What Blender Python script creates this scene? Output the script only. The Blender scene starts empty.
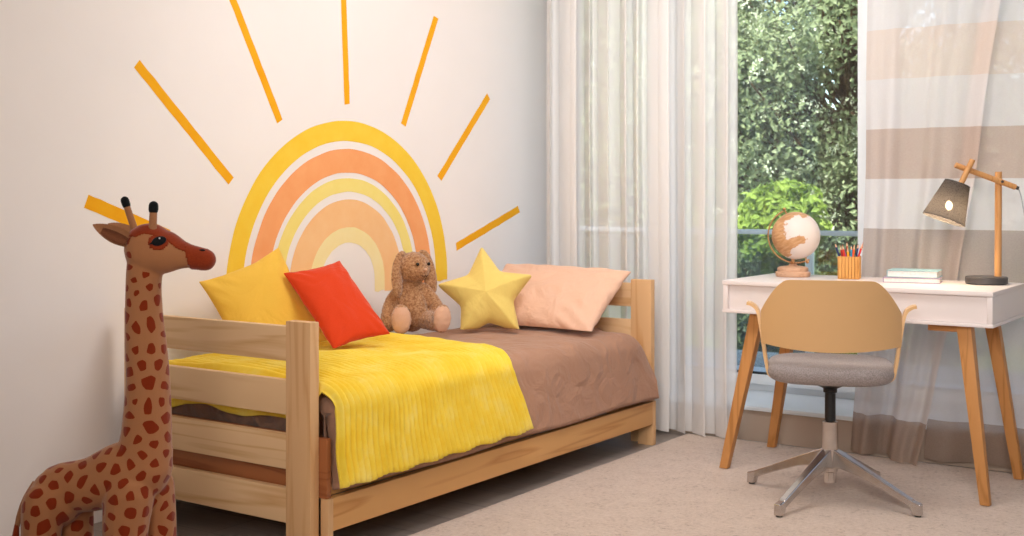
import bpy, bmesh, math, random
from math import sin, cos, pi, sqrt, radians, exp
from mathutils import Vector, Matrix, noise, Euler

random.seed(11)
S = bpy.context.scene
COL = S.collection

# ------------------------------------------------------------------ helpers
def lin(h):
    out = []
    for i in (0, 2, 4):
        c = int(h[i:i+2], 16) / 255
        out.append(c / 12.92 if c <= .04045 else ((c + .055) / 1.055) ** 2.4)
    return (*out, 1)

def link(o, parent=None):
    COL.objects.link(o)
    if parent is not None:
        o.parent = parent
    return o

def tag(o, label=None, cat=None, group=None, kind=None):
    if label: o['label'] = label
    if cat: o['category'] = cat
    if group: o['group'] = group
    if kind: o['kind'] = kind
    return o

def empty(name, loc=(0, 0, 0), rz=0.0, label=None, cat=None, group=None):
    o = bpy.data.objects.new(name, None)
    o.empty_display_size = .05
    o.location = loc
    o.rotation_euler = (0, 0, rz)
    link(o)
    return tag(o, label, cat, group)

def mesh_obj(name, verts, faces, m, parent=None, smooth=True, mats=None, fmat=None):
    me = bpy.data.meshes.new(name)
    me.from_pydata([tuple(v) for v in verts], [], faces)
    me.update()
    for mm in (mats or [m]):
        me.materials.append(mm)
    if fmat:
        me.polygons.foreach_set('material_index', fmat)
    if smooth:
        me.polygons.foreach_set('use_smooth', [True] * len(me.polygons))
    return link(bpy.data.objects.new(name, me), parent)

def bm_obj(name, bm, m, parent=None, smooth=False):
    bmesh.ops.recalc_face_normals(bm, faces=bm.faces)
    me = bpy.data.meshes.new(name)
    bm.to_mesh(me); bm.free()
    me.materials.append(m)
    if smooth:
        me.polygons.foreach_set('use_smooth', [True] * len(me.polygons))
        auto_sharp(me)
    return link(bpy.data.objects.new(name, me), parent)

def auto_sharp(me, ang=40):
    me.set_sharp_from_angle(angle=radians(ang))

def add_box(bm, lo, hi, bev=.0, seg=2, mat=None):
    r = bmesh.ops.create_cube(bm, size=1)
    vs = r['verts']
    for v in vs:
        v.co = Vector([(lo[i] + hi[i]) / 2 + v.co[i] * (hi[i] - lo[i]) for i in range(3)])
    if bev > 0:
        es = list({e for v in vs for e in v.link_edges})
        bmesh.ops.bevel(bm, geom=es, offset=bev, segments=seg, profile=.6, affect='EDGES')
    return bm

def box(name, lo, hi, m, parent=None, bev=.003):
    bm = bmesh.new()
    add_box(bm, lo, hi, bev)
    return bm_obj(name, bm, m, parent, smooth=bev > 0)

def frustum_leg(name, p0, s0, p1, s1, m, parent=None, bev=.003):
    """square section leg from p0 (bottom) to p1 (top), sides s0, s1; ends stay level"""
    bm = bmesh.new()
    vs = []
    for p, s in ((p0, s0), (p1, s1)):
        for a, b in ((-1, -1), (1, -1), (1, 1), (-1, 1)):
            vs.append(bm.verts.new((p[0] + a * s / 2, p[1] + b * s / 2, p[2])))
    bm.faces.new(vs[:4][::-1]); bm.faces.new(vs[4:])
    for i in range(4):
        j = (i + 1) % 4
        bm.faces.new((vs[i], vs[j], vs[4 + j], vs[4 + i]))
    bmesh.ops.bevel(bm, geom=list(bm.edges), offset=bev, segments=2, profile=.6, affect='EDGES')
    return bm_obj(name, bm, m, parent, smooth=True)

def tube_data(path, radii, n=12, cap=True, flat=None):
    """verts, faces of a tube along path (list of Vector); radii number or list; flat=(a,b) ellipse factors"""
    P = [Vector(p) for p in path]
    if not hasattr(radii, '__len__'):
        radii = [radii] * len(P)
    V, F = [], []
    t0 = (P[1] - P[0]).normalized()
    ref = Vector((0, 0, 1)) if abs(t0.z) < .9 else Vector((0, 1, 0))
    nx = t0.cross(ref).normalized()
    for i, p in enumerate(P):
        t = (P[min(i + 1, len(P) - 1)] - P[max(i - 1, 0)]).normalized()
        nx = (nx - t * nx.dot(t)).normalized()
        ny = t.cross(nx)
        fa, fb = flat if flat else (1, 1)
        for k in range(n):
            a = 2 * pi * k / n
            V.append(p + (nx * cos(a) * fa + ny * sin(a) * fb) * radii[i])
    for i in range(len(P) - 1):
        for k in range(n):
            k2 = (k + 1) % n
            F.append((i * n + k, i * n + k2, (i + 1) * n + k2, (i + 1) * n + k))
    if cap:
        F.append(tuple(range(n))[::-1])
        F.append(tuple((len(P) - 1) * n + k for k in range(n)))
    return V, F

def tube(name, path, radii, m, parent=None, n=12, cap=True, flat=None):
    V, F = tube_data(path, radii, n, cap, flat)
    o = mesh_obj(name, V, F, m, parent)
    auto_sharp(o.data, 50)
    return o

def lathe(name, prof, m, parent=None, n=32, at=(0, 0, 0), axis=None):
    V, F = [], []
    R = Matrix.Identity(3) if axis is None else Vector((0, 0, 1)).rotation_difference(Vector(axis)).to_matrix()
    for (r, z) in prof:
        for k in range(n):
            a = 2 * pi * k / n
            V.append(Vector(at) + R @ Vector((r * cos(a), r * sin(a), z)))
    for i in range(len(prof) - 1):
        for k in range(n):
            k2 = (k + 1) % n
            F.append((i * n + k, i * n + k2, (i + 1) * n + k2, (i + 1) * n + k))
    if prof[0][0] > 1e-6: F.append(tuple(range(n))[::-1])
    if prof[-1][0] > 1e-6: F.append(tuple((len(prof) - 1) * n + k for k in range(n)))
    o = mesh_obj(name, V, F, m, parent)
    auto_sharp(o.data, 35)
    return o

def spline(pts, n=8):
    """Catmull-Rom through pts (tuples of any length)"""
    out = []
    L = len(pts)
    for i in range(L - 1):
        p0, p1, p2, p3 = pts[max(i - 1, 0)], pts[i], pts[i + 1], pts[min(i + 2, L - 1)]
        for k in range(n):
            t = k / n
            out.append(tuple(.5 * ((2 * b) + (-a + c) * t + (2 * a - 5 * b + 4 * c - d) * t * t + (-a + 3 * b - 3 * c + d) * t ** 3)
                             for a, b, c, d in zip(p0, p1, p2, p3)))
    out.append(tuple(pts[-1]))
    return out

def grid_faces(nu, nv, off=0, flip=False):
    F = []
    for i in range(nu - 1):
        for j in range(nv - 1):
            f = (off + i * nv + j, off + (i + 1) * nv + j, off + (i + 1) * nv + j + 1, off + i * nv + j + 1)
            F.append(f[::-1] if flip else f)
    return F

def fuse(name, chunks, m, parent=None, voxel=.006, smooth=6):
    """weld overlapping closed shells into one continuous skin"""
    V, F = [], []
    for v, f in chunks:
        o = len(V)
        V += v
        F += [tuple(i + o for i in q) for q in f]
    tmp = mesh_obj('shape', V, F, m)
    r = tmp.modifiers.new('r', 'REMESH'); r.mode = 'VOXEL'; r.voxel_size = voxel
    s = tmp.modifiers.new('s', 'SMOOTH'); s.factor = .5; s.iterations = smooth
    dg = bpy.context.evaluated_depsgraph_get()
    me = bpy.data.meshes.new_from_object(tmp.evaluated_get(dg))
    old = tmp.data
    bpy.data.objects.remove(tmp); bpy.data.meshes.remove(old)
    me.name = name
    me.materials.clear(); me.materials.append(m)
    me.polygons.foreach_set('use_smooth', [True] * len(me.polygons))
    return link(bpy.data.objects.new(name, me), parent)

def patch(name, src, test, m, parent, off=.0015):
    """a piece of cloth sewn on: the faces of src whose centre passes test, lifted by off and given a rim"""
    me = src.data
    ids = [p for p in me.polygons if test(p.center, p.normal)]
    used = sorted({i for p in ids for i in p.vertices})
    top = {v: k for k, v in enumerate(used)}
    n = len(used)
    V = [me.vertices[i].co + me.vertices[i].normal * off for i in used] + \
        [me.vertices[i].co - me.vertices[i].normal * off * .6 for i in used]
    F = [tuple(top[i] for i in p.vertices) for p in ids]
    cnt = {}
    for f in F:
        for a, b in zip(f, f[1:] + f[:1]):
            cnt[(a, b)] = 1
    for (a, b) in list(cnt):
        if (b, a) not in cnt:
            F.append((b, a, a + n, b + n))
    return mesh_obj(name, V, F, m, parent)

def ball(c, r, n=16, rot=None):
    """ellipsoid chunk"""
    V, F = [], []
    rx, ry, rz = r if hasattr(r, '__len__') else (r, r, r)
    R = rot.to_matrix() if rot else Matrix.Identity(3)
    c = Vector(c)
    m_ = n // 2
    for i in range(1, m_):
        t = pi * i / m_
        for k in range(n):
            a = 2 * pi * k / n
            V.append(c + R @ Vector((rx * sin(t) * cos(a), ry * sin(t) * sin(a), rz * cos(t))))
    top, bot = len(V), len(V) + 1
    V.append(c + R @ Vector((0, 0, rz))); V.append(c + R @ Vector((0, 0, -rz)))
    for i in range(m_ - 2):
        for k in range(n):
            k2 = (k + 1) % n
            F.append((i * n + k, (i + 1) * n + k, (i + 1) * n + k2, i * n + k2))
    for k in range(n):
        k2 = (k + 1) % n
        F.append((top, k, k2))
        F.append((bot, (m_ - 2) * n + k2, (m_ - 2) * n + k))
    return V, F

def limb(pts, n=14, sub=6, flat=None):
    """closed tapering tube chunk through (x,y,z,r) points with round ends"""
    q = spline(pts, sub)
    path = [Vector(p[:3]) for p in q]
    rad = [p[3] for p in q]
    t0 = (path[0] - path[1]).normalized(); t1 = (path[-1] - path[-2]).normalized()
    pre = [(path[0] + t0 * rad[0] * s, rad[0] * sqrt(max(.02, 1 - s * s))) for s in (.98, .8, .5)]
    post = [(path[-1] + t1 * rad[-1] * s, rad[-1] * sqrt(max(.02, 1 - s * s))) for s in (.5, .8, .98)]
    path = [p for p, _ in pre] + path + [p for p, _ in post]
    rad = [r for _, r in pre] + rad + [r for _, r in post]
    return tube_data(path, rad, n, True, flat)

# ------------------------------------------------------------------ materials
def new_mat(name):
    m = bpy.data.materials.new(name)
    m.use_nodes = True
    nt = m.node_tree
    nt.nodes.clear()
    out = nt.nodes.new('ShaderNodeOutputMaterial')
    return m, nt, out

def node(nt, t, **kw):
    n = nt.nodes.new(t)
    for k, v in kw.items():
        if k.startswith('_'):
            setattr(n, k[1:], v)
        else:
            n.inputs[k.replace('__', ' ')].default_value = v
    return n

def principled(nt, out, rough=.6, spec=.3, metal=0.0, sheen=0.0, trans=0.0):
    b = nt.nodes.new('ShaderNodeBsdfPrincipled')
    b.inputs['Roughness'].default_value = rough
    b.inputs['Specular IOR Level'].default_value = spec
    b.inputs['Metallic'].default_value = metal
    b.inputs['Sheen Weight'].default_value = sheen
    b.inputs['Sheen Roughness'].default_value = .4
    nt.links.new(b.outputs[0], out.inputs[0])
    return b

def ramp(nt, fac, stops, interp='LINEAR'):
    r = nt.nodes.new('ShaderNodeValToRGB')
    r.color_ramp.interpolation = interp
    e = r.color_ramp.elements
    e[0].position, e[0].color = stops[0]
    e[1].position, e[1].color = stops[-1]
    for p, c in stops[1:-1]:
        x = e.new(p); x.color = c
    nt.links.new(fac, r.inputs[0])
    return r

def coords(nt, scale=(1, 1, 1), kind='Object', rnd=False, rot=(0, 0, 0)):
    tc = nt.nodes.new('ShaderNodeTexCoord')
    mp = nt.nodes.new('ShaderNodeMapping')
    mp.inputs['Scale'].default_value = scale
    mp.inputs['Rotation'].default_value = rot
    nt.links.new(tc.outputs[kind], mp.inputs['Vector'])
    if rnd:
        oi = nt.nodes.new('ShaderNodeObjectInfo')
        mu = node(nt, 'ShaderNodeVectorMath', _operation='SCALE')
        mu.inputs[0].default_value = (17, 31, 23)
        nt.links.new(oi.outputs['Random'], mu.inputs['Scale'])
        nt.links.new(mu.outputs[0], mp.inputs['Location'])
    return mp.outputs[0]

def bump(nt, bsdf, height, strength=.3, dist=.002):
    b = nt.nodes.new('ShaderNodeBump')
    b.inputs['Strength'].default_value = strength
    b.inputs['Distance'].default_value = dist
    nt.links.new(height, b.inputs['Height'])
    nt.links.new(b.outputs[0], bsdf.inputs['Normal'])
    return b

def mottled(name, c1, c2, scale=6, rough=.6, spec=.3, bscale=None, bstr=.2, bdist=.001, sheen=0.0, metal=0.0, detail=4):
    m, nt, out = new_mat(name)
    b = principled(nt, out, rough, spec, metal, sheen)
    v = coords(nt)
    n = node(nt, 'ShaderNodeTexNoise', Scale=scale, Detail=detail)
    nt.links.new(v, n.inputs['Vector'])
    r = ramp(nt, n.outputs[0], [(.32, lin(c1)), (.68, lin(c2))])
    nt.links.new(r.outputs[0], b.inputs['Base Color'])
    if bscale:
        n2 = node(nt, 'ShaderNodeTexNoise', Scale=bscale, Detail=3)
        nt.links.new(v, n2.inputs['Vector'])
        bump(nt, b, n2.outputs[0], bstr, bdist)
    return m

def wood(name, light, dark, axis='x', scale=1.0, rough=.5, contrast=1.0):
    """pine: long stretched rings plus fine grain, running along axis"""
    m, nt, out = new_mat(name)
    b = principled(nt, out, rough, .3)
    s = {'x': (.55, 9, 9), 'y': (9, .55, 9), 'z': (9, 9, .55)}[axis]
    v = coords(nt, tuple(k * scale for k in s), rnd=True)
    n = node(nt, 'ShaderNodeTexNoise', Scale=1.0, Detail=2, Distortion=.4)
    nt.links.new(v, n.inputs['Vector'])
    mu = node(nt, 'ShaderNodeMath', _operation='MULTIPLY'); mu.inputs[1].default_value = 13
    nt.links.new(n.outputs[0], mu.inputs[0])
    fr = node(nt, 'ShaderNodeMath', _operation='PINGPONG'); fr.inputs[1].default_value = 1
    nt.links.new(mu.outputs[0], fr.inputs[0])
    fs = {'x': (3, 90, 90), 'y': (90, 3, 90), 'z': (90, 90, 3)}[axis]
    v2 = coords(nt, tuple(k * scale for k in fs), rnd=True)
    n2 = node(nt, 'ShaderNodeTexNoise', Scale=1.0, Detail=3)
    nt.links.new(v2, n2.inputs['Vector'])
    ad = node(nt, 'ShaderNodeMath', _operation='MULTIPLY_ADD'); ad.inputs[1].default_value = .55
    nt.links.new(n2.outputs[0], ad.inputs[0]); nt.links.new(fr.outputs[0], ad.inputs[2])
    r = ramp(nt, ad.outputs[0], [(.2, lin(light)), (.95, lin(light)), (1.42, lin(dark))])
    r.color_ramp.elements[-1].position = 1.0
    r.color_ramp.elements[1].position = .62
    mul = node(nt, 'ShaderNodeMath', _operation='MULTIPLY'); mul.inputs[1].default_value = .68 * contrast
    nt.links.new(ad.outputs[0], mul.inputs[0]); nt.links.new(mul.outputs[0], r.inputs[0])
    nt.links.new(r.outputs[0], b.inputs['Base Color'])
    bump(nt, b, n2.outputs[0], .12, .001)
    return m

def fabric(name, c1, c2=None, weave=420, rough=.85, sheen=.25, wrinkle=0.0):
    m, nt, out = new_mat(name)
    b = principled(nt, out, rough, .15, 0, sheen)
    v = coords(nt)
    n = node(nt, 'ShaderNodeTexNoise', Scale=weave, Detail=2)
    nt.links.new(v, n.inputs['Vector'])
    r = ramp(nt, n.outputs[0], [(.3, lin(c2 or c1)), (.7, lin(c1))])
    nt.links.new(r.outputs[0], b.inputs['Base Color'])
    bp = bump(nt, b, n.outputs[0], .35, .0012)
    if wrinkle:
        w = node(nt, 'ShaderNodeTexNoise', Scale=7, Detail=3, Roughness=.45, Distortion=1.6)
        nt.links.new(v, w.inputs['Vector'])
        b2 = nt.nodes.new('ShaderNodeBump')
        b2.inputs['Strength'].default_value = wrinkle; b2.inputs['Distance'].default_value = .035
        nt.links.new(w.outputs[0], b2.inputs['Height'])
        nt.links.new(b2.outputs[0], bp.inputs['Normal'])
    return m

def plain(name, c, rough=.5, spec=.4, metal=0.0):
    return mottled(name, c, c, 5, rough, spec, metal=metal)

M = {}
M['wall'] = mottled('wall_paint', 'f1e9e5', 'f4ece8', 2.5, .8, .2, 160, .08, .001)
M['ceiling'] = mottled('ceiling_paint', 'efeae6', 'f3efec', 2, .9, .1)
M['white'] = mottled('white_lacquer', 'e9dedb', 'ece1de', 3, .35, .45)
M['frame'] = mottled('white_window_profile', 'e9ecef', 'eef0f2', 3, .35, .5)
M['gasket'] = plain('dark_gasket', '23262a', .6)
M['plinth'] = mottled('plinth_board', 'b5a191', 'bba898', 3, .6, .3)
M['ledge'] = mottled('ledge_board', 'e4ecf4', 'e9f0f6', 3, .4, .4)
M['pine_x'] = wood('pine_across', 'e3bd90', 'c89660', 'x')
M['pine_y'] = wood('pine_along', 'd9a468', 'b97d42', 'y')
M['pine_z'] = wood('pine_upright', 'dcb080', 'cb9660', 'z')
M['board_red'] = wood('reddish_pine', 'a8683e', '87492a', 'x')
M['oak_leg'] = wood('oak_leg', 'c98e54', 'a9703a', 'z', 1.3)
M['oak_rail'] = wood('oak_rail', 'c08650', '9c6434', 'x', 1.3)
M['ply'] = wood('birch_veneer', 'dbb07d', 'cda06c', 'x', .8, .4, .55)
M['lampwood'] = wood('beech_rod', 'd29a62', 'b97f48', 'z', 2, .45)
M['bamboo'] = wood('bamboo', 'd39a55', 'b47a3a', 'z', 3, .5)
M['bamboo_dark'] = wood('bamboo_seam', 'a56f34', '80501f', 'z', 3, .6)
M['greywood'] = wood('weathered_wood', 'c9a184', 'b08668', 'x', 3, .6)
M['brown'] = fabric('brown_cotton', 'b48a71', 'ac816a', 500, .85, .15, .5)
M['yellow_cushion'] = fabric('ochre_cotton', 'f0c04e', 'e8b544', 600, .85, .2, .3)
M['red_cushion'] = fabric('red_cotton', 'dc4620', 'd23d18', 600, .85, .2, .3)
M['star'] = fabric('pale_yellow_cotton', 'f0d57c', 'e9cc70', 600, .85, .2, .3)
M['peach'] = fabric('peach_cotton', 'eec3a9', 'e8bba0', 600, .85, .2, .6)
M['grey_wool'] = mottled('grey_wool', '857b79', 'aaa09e', 260, .9, .1, 300, .5, .0015, .2)
M['giraffe_rust'] = fabric('rust_plush', '8c3617', '7f2d11', 300, .9, .3)
M['giraffe_tan'] = fabric('tan_plush', 'a57250', '9b6946', 300, .9, .3)
M['ear_lining'] = fabric('brown_lining', '7d4c33', '70422b', 300, .9, .2)
M['black_cloth'] = fabric('black_plush', '17181a', '101113', 300, .9, .2)
M['eye'] = plain('black_bead', '060607', .12, .6)
M['eye_glint'] = plain('eye_glint', 'eef2f6', .3)
M['pad'] = fabric('pad_cotton', 'd9ad92', 'd0a388', 500, .85, .2)
M['thread'] = plain('brown_thread', '5d3a26', .8)
M['steel'] = mottled('brushed_aluminium', 'c9c4c1', 'd6d2cf', 30, .22, .5, metal=1.0)
M['black_plastic'] = plain('black_plastic', '1d1c1d', .4)
M['foot_pad'] = plain('foot_glide', '3a3836', .6)
M['lamp_metal'] = plain('dark_grey_metal', '4a4646', .42)
M['cable'] = plain('grey_cable', 'a9a9ab', .5)
M['brass'] = plain('antique_brass', 'b98a5e', .35, .5, .6)
M['paper'] = mottled('page_edges', 'e9e4de', 'f5f1ec', 90, .8, .1)
M['book_blue'] = fabric('pale_blue_cover', '92b2b8', '8aabb2', 500, .6, .05)
M['book_lilac'] = fabric('lilac_cover', 'ad98ac', 'a390a3', 500, .6, .05)
M['bark'] = mottled('bark', '3d3023', '6a5340', 22, .95, .1, 30, .8, .02)
M['rail_metal'] = mottled('railing_metal', 'b9b6b0', 'c3c0ba', 8, .4, .5)
M['soil'] = mottled('lawn', '465a2c', '6d7f45', 5, .95, .1, 40, .5, .02)
M['patio'] = mottled('patio_stone', 'b9b6ae', 'cdcac3', 7, .8, .2, 30, .2, .004)
M['stone'] = mottled('garden_stone', '9c968c', 'c4beb3', 9, .9, .2, 18, .6, .02)

# laminate floor: long grey-brown boards
m, nt, out = new_mat('laminate_floor')
b = principled(nt, out, .32, .4)
v = coords(nt, (1, 1, 1))
br = node(nt, 'ShaderNodeTexBrick', Scale=1.0, Mortar__Size=.0015)
br.inputs['Color1'].default_value = lin('9d9189'); br.inputs['Color2'].default_value = lin('8e837b'); br.inputs['Mortar'].default_value = lin('5c534d')
br.inputs['Brick Width'].default_value = 1.2; br.inputs['Row Height'].default_value = .19
nt.links.new(v, br.inputs['Vector'])
v2 = coords(nt, (2, 40, 1))
n = node(nt, 'ShaderNodeTexNoise', Scale=1.5, Detail=4)
nt.links.new(v2, n.inputs['Vector'])
mx = node(nt, 'ShaderNodeMixRGB', _blend_type='OVERLAY'); mx.inputs[0].default_value = .35
nt.links.new(br.outputs[0], mx.inputs[1]); nt.links.new(n.outputs[0], mx.inputs[2])
nt.links.new(mx.outputs[0], b.inputs['Base Color'])
M['floor'] = m

# carpet
m, nt, out = new_mat('carpet_pile')
b = principled(nt, out, .95, .05, 0, .3)
v = coords(nt)
n = node(nt, 'ShaderNodeTexNoise', Scale=62, Detail=4, Roughness=.75)
nt.links.new(v, n.inputs['Vector'])
n3 = node(nt, 'ShaderNodeTexNoise', Scale=14, Detail=3)
nt.links.new(v, n3.inputs['Vector'])
ad = node(nt, 'ShaderNodeMath', _operation='MULTIPLY_ADD'); ad.inputs[1].default_value = .35
nt.links.new(n3.outputs[0], ad.inputs[0]); nt.links.new(n.outputs[0], ad.inputs[2])
r = ramp(nt, ad.outputs[0], [(.44, lin('a38a79')), (.60, lin('cdb6a6')), (.9, lin('dec9ba'))])
nt.links.new(r.outputs[0], b.inputs['Base Color'])
bump(nt, b, n.outputs[0], .9, .008)
M['carpet'] = m

# corduroy plush blanket, ribs are geometry
m, nt, out = new_mat('yellow_ribbed_plush')
b = principled(nt, out, .8, .15, 0, .5)
b.inputs['Sheen Tint'].default_value = lin('fff3b0')
v = coords(nt)
n = node(nt, 'ShaderNodeTexNoise', Scale=7, Detail=5, Roughness=.65)
nt.links.new(v, n.inputs['Vector'])
r = ramp(nt, n.outputs[0], [(.35, lin('f4cf3a')), (.52, lin('f8da50')), (.72, lin('fbe67e'))])
nt.links.new(r.outputs[0], b.inputs['Base Color'])
n2 = node(nt, 'ShaderNodeTexNoise', Scale=500, Detail=2)
nt.links.new(v, n2.inputs['Vector'])
bump(nt, b, n2.outputs[0], .4, .002)
M['blanket'] = m

def paint(name, c1, c2):
    m, nt, out = new_mat(name)
    b = principled(nt, out, .75, .2)
    v = coords(nt, (1, 1, 1))
    n = node(nt, 'ShaderNodeTexNoise', Scale=9, Detail=5, Roughness=.6)
    nt.links.new(v, n.inputs['Vector'])
    r = ramp(nt, n.outputs[0], [(.3, lin(c1)), (.7, lin(c2))])
    nt.links.new(r.outputs[0], b.inputs['Base Color'])
    return m
M['mural_ray'] = paint('amber_paint', 'f2a50c', 'f6b31c')
M['mural_yellow'] = paint('yellow_paint', 'f6c838', 'f9d248')
M['mural_orange'] = paint('orange_paint', 'f5a266', 'f8ad74')
M['mural_lemon'] = paint('lemon_paint', 'f3dc78', 'f6e289')
M['mural_apricot'] = paint('apricot_paint', 'f6bf86', 'f8c892')
M['mural_cream'] = paint('cream_paint', 'f6e0a0', 'f8e6b0')

# giraffe plush: angular rust patches on tan
m, nt, out = new_mat('giraffe_print')
b = principled(nt, out, .9, .1, 0, .3)
v = coords(nt)
at = node(nt, 'ShaderNodeAttribute', _attribute_name='spotted')
mu = node(nt, 'ShaderNodeMath', _operation='GREATER_THAN'); mu.inputs[1].default_value = 0.0
nt.links.new(at.outputs['Fac'], mu.inputs[0])
cm = node(nt, 'ShaderNodeMixRGB')
cm.inputs[1].default_value = lin('a56f4a'); cm.inputs[2].default_value = lin('7f2c10')
nt.links.new(mu.outputs[0], cm.inputs[0])
nt.links.new(cm.outputs[0], b.inputs['Base Color'])
n2 = node(nt, 'ShaderNodeTexNoise', Scale=350, Detail=2)
nt.links.new(v, n2.inputs['Vector'])
bump(nt, b, n2.outputs[0], .3, .0015)
M['giraffe'] = m

# bunny boucle fur
m, nt, out = new_mat('boucle_fur')
b = principled(nt, out, .95, .05, 0, .5)
v = coords(nt)
n = node(nt, 'ShaderNodeTexNoise', Scale=130, Detail=3, Roughness=.7)
nt.links.new(v, n.inputs['Vector'])
r = ramp(nt, n.outputs[0], [(.35, lin('8a5e40')), (.52, lin('b5855f')), (.72, lin('cda27c'))])
nt.links.new(r.outputs[0], b.inputs['Base Color'])
bump(nt, b, n.outputs[0], .9, .006)
M['fur'] = m

# globe: white land relief on pale wood
m, nt, out = new_mat('globe_print')
b = principled(nt, out, .5, .3)
v = coords(nt)
n = node(nt, 'ShaderNodeTexNoise', Scale=7.5, Detail=7, Roughness=.52, Distortion=.25)
mpv = coords(nt); 
ofs = node(nt, 'ShaderNodeVectorMath', _operation='ADD'); ofs.inputs[1].default_value = (.37, .12, .93)
nt.links.new(v, ofs.inputs[0]); nt.links.new(ofs.outputs[0], n.inputs['Vector'])
g = node(nt, 'ShaderNodeTexNoise', Scale=30, Detail=3)
nt.links.new(coords(nt, (1, 1, 5)), g.inputs['Vector'])
wr = ramp(nt, g.outputs[0], [(.35, lin('b9875a')), (.65, lin('cfa277'))])
sx = nt.nodes.new('ShaderNodeSeparateXYZ'); nt.links.new(v, sx.inputs[0])
gx1 = node(nt, 'ShaderNodeMath', _operation='MULTIPLY_ADD'); gx1.inputs[1].default_value = .9
nt.links.new(sx.outputs['X'], gx1.inputs[0]); nt.links.new(n.outputs[0], gx1.inputs[2])
gx2 = node(nt, 'ShaderNodeMath', _operation='MULTIPLY_ADD'); gx2.inputs[1].default_value = -.45
nt.links.new(sx.outputs['Z'], gx2.inputs[0]); nt.links.new(gx1.outputs[0], gx2.inputs[2])
th = ramp(nt, gx2.outputs[0], [(.485, (0, 0, 0, 1)), (.495, (1, 1, 1, 1))])
cm = node(nt, 'ShaderNodeMixRGB'); cm.inputs[2].default_value = lin('e0d3cc')
nt.links.new(th.outputs[0], cm.inputs[0]); nt.links.new(wr.outputs[0], cm.inputs[1])
nt.links.new(cm.outputs[0], b.inputs['Base Color'])
M['globe'] = m

def sheer(name, col, opac, transl=.45, bands=None):
    """thin curtain cloth: part open weave, part scattering; bands = stops over local z"""
    m, nt, out = new_mat(name)
    tr = node(nt, 'ShaderNodeBsdfTransparent')
    di = node(nt, 'ShaderNodeBsdfDiffuse'); tl = node(nt, 'ShaderNodeBsdfTranslucent')
    mx = node(nt, 'ShaderNodeMixShader'); mx.inputs[0].default_value = transl
    nt.links.new(di.outputs[0], mx.inputs[1]); nt.links.new(tl.outputs[0], mx.inputs[2])
    fin = node(nt, 'ShaderNodeMixShader'); fin.inputs[0].default_value = opac
    nt.links.new(tr.outputs[0], fin.inputs[1]); nt.links.new(mx.outputs[0], fin.inputs[2])
    nt.links.new(fin.outputs[0], out.inputs[0])
    if bands:
        tc = nt.nodes.new('ShaderNodeTexCoord')
        sp = nt.nodes.new('ShaderNodeSeparateXYZ')
        nt.links.new(tc.outputs['Object'], sp.inputs[0])
        mr = node(nt, 'ShaderNodeMapRange'); mr.inputs['From Min'].default_value = 0; mr.inputs['From Max'].default_value = 2.6
        nt.links.new(sp.outputs['Z'], mr.inputs['Value'])
        rc = ramp(nt, mr.outputs[0], [(z / 2.6, lin(c)) for z, c, o in bands], 'CONSTANT')
        ro = ramp(nt, mr.outputs[0], [(z / 2.6, (o, o, o, 1)) for z, c, o in bands], 'CONSTANT')
        nz = node(nt, 'ShaderNodeTexNoise', Scale=1.0, Detail=3)
        nt.links.new(coords(nt, (180, 180, 260)), nz.inputs['Vector'])
        ov = node(nt, 'ShaderNodeMixRGB', _blend_type='OVERLAY'); ov.inputs[0].default_value = .15
        nt.links.new(rc.outputs[0], ov.inputs[1]); nt.links.new(nz.outputs[0], ov.inputs[2])
        nt.links.new(ov.outputs[0], di.inputs[0]); nt.links.new(ov.outputs[0], tl.inputs[0])
        nt.links.new(ro.outputs[0], fin.inputs[0])
    else:
        di.inputs[0].default_value = lin(col); tl.inputs[0].default_value = lin(col)
    return m
M['voile'] = sheer('white_voile', 'fbf8f6', .72, .15)
BANDS = [(0.0, 'b9a496', .86), (.18, 'e9e0db', .80), (.73, 'c4b3a8', .90),
         (.936, 'ece5e2', .90), (1.143, 'd2bcaf', .92), (1.345, 'eae2df', .90), (1.548, 'e9d8cd', .90), (1.75, 'e9e3e1', .90)]
M['banded'] = sheer('banded_linen', 'ffffff', .8, .35, BANDS)

def glass(name, tint, gl=.06):
    m, nt, out = new_mat(name)
    tr = node(nt, 'ShaderNodeBsdfTransparent'); tr.inputs[0].default_value = lin(tint)
    gs = node(nt, 'ShaderNodeBsdfGlossy', Roughness=.02)
    mx = node(nt, 'ShaderNodeMixShader')
    fr = node(nt, 'ShaderNodeFresnel', IOR=1.45)
    ma = node(nt, 'ShaderNodeMath', _operation='MULTIPLY_ADD'); ma.inputs[1].default_value = .8; ma.inputs[2].default_value = gl
    nt.links.new(fr.outputs[0], ma.inputs[0]); nt.links.new(ma.outputs[0], mx.inputs[0])
    nt.links.new(tr.outputs[0], mx.inputs[1]); nt.links.new(gs.outputs[0], mx.inputs[2])
    nt.links.new(mx.outputs[0], out.inputs[0])
    return m
M['glass'] = glass('window_glass', 'f4f8f8', .06)
M['glass_grey'] = glass('railing_glass', 'd3d9da', .0)

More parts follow.
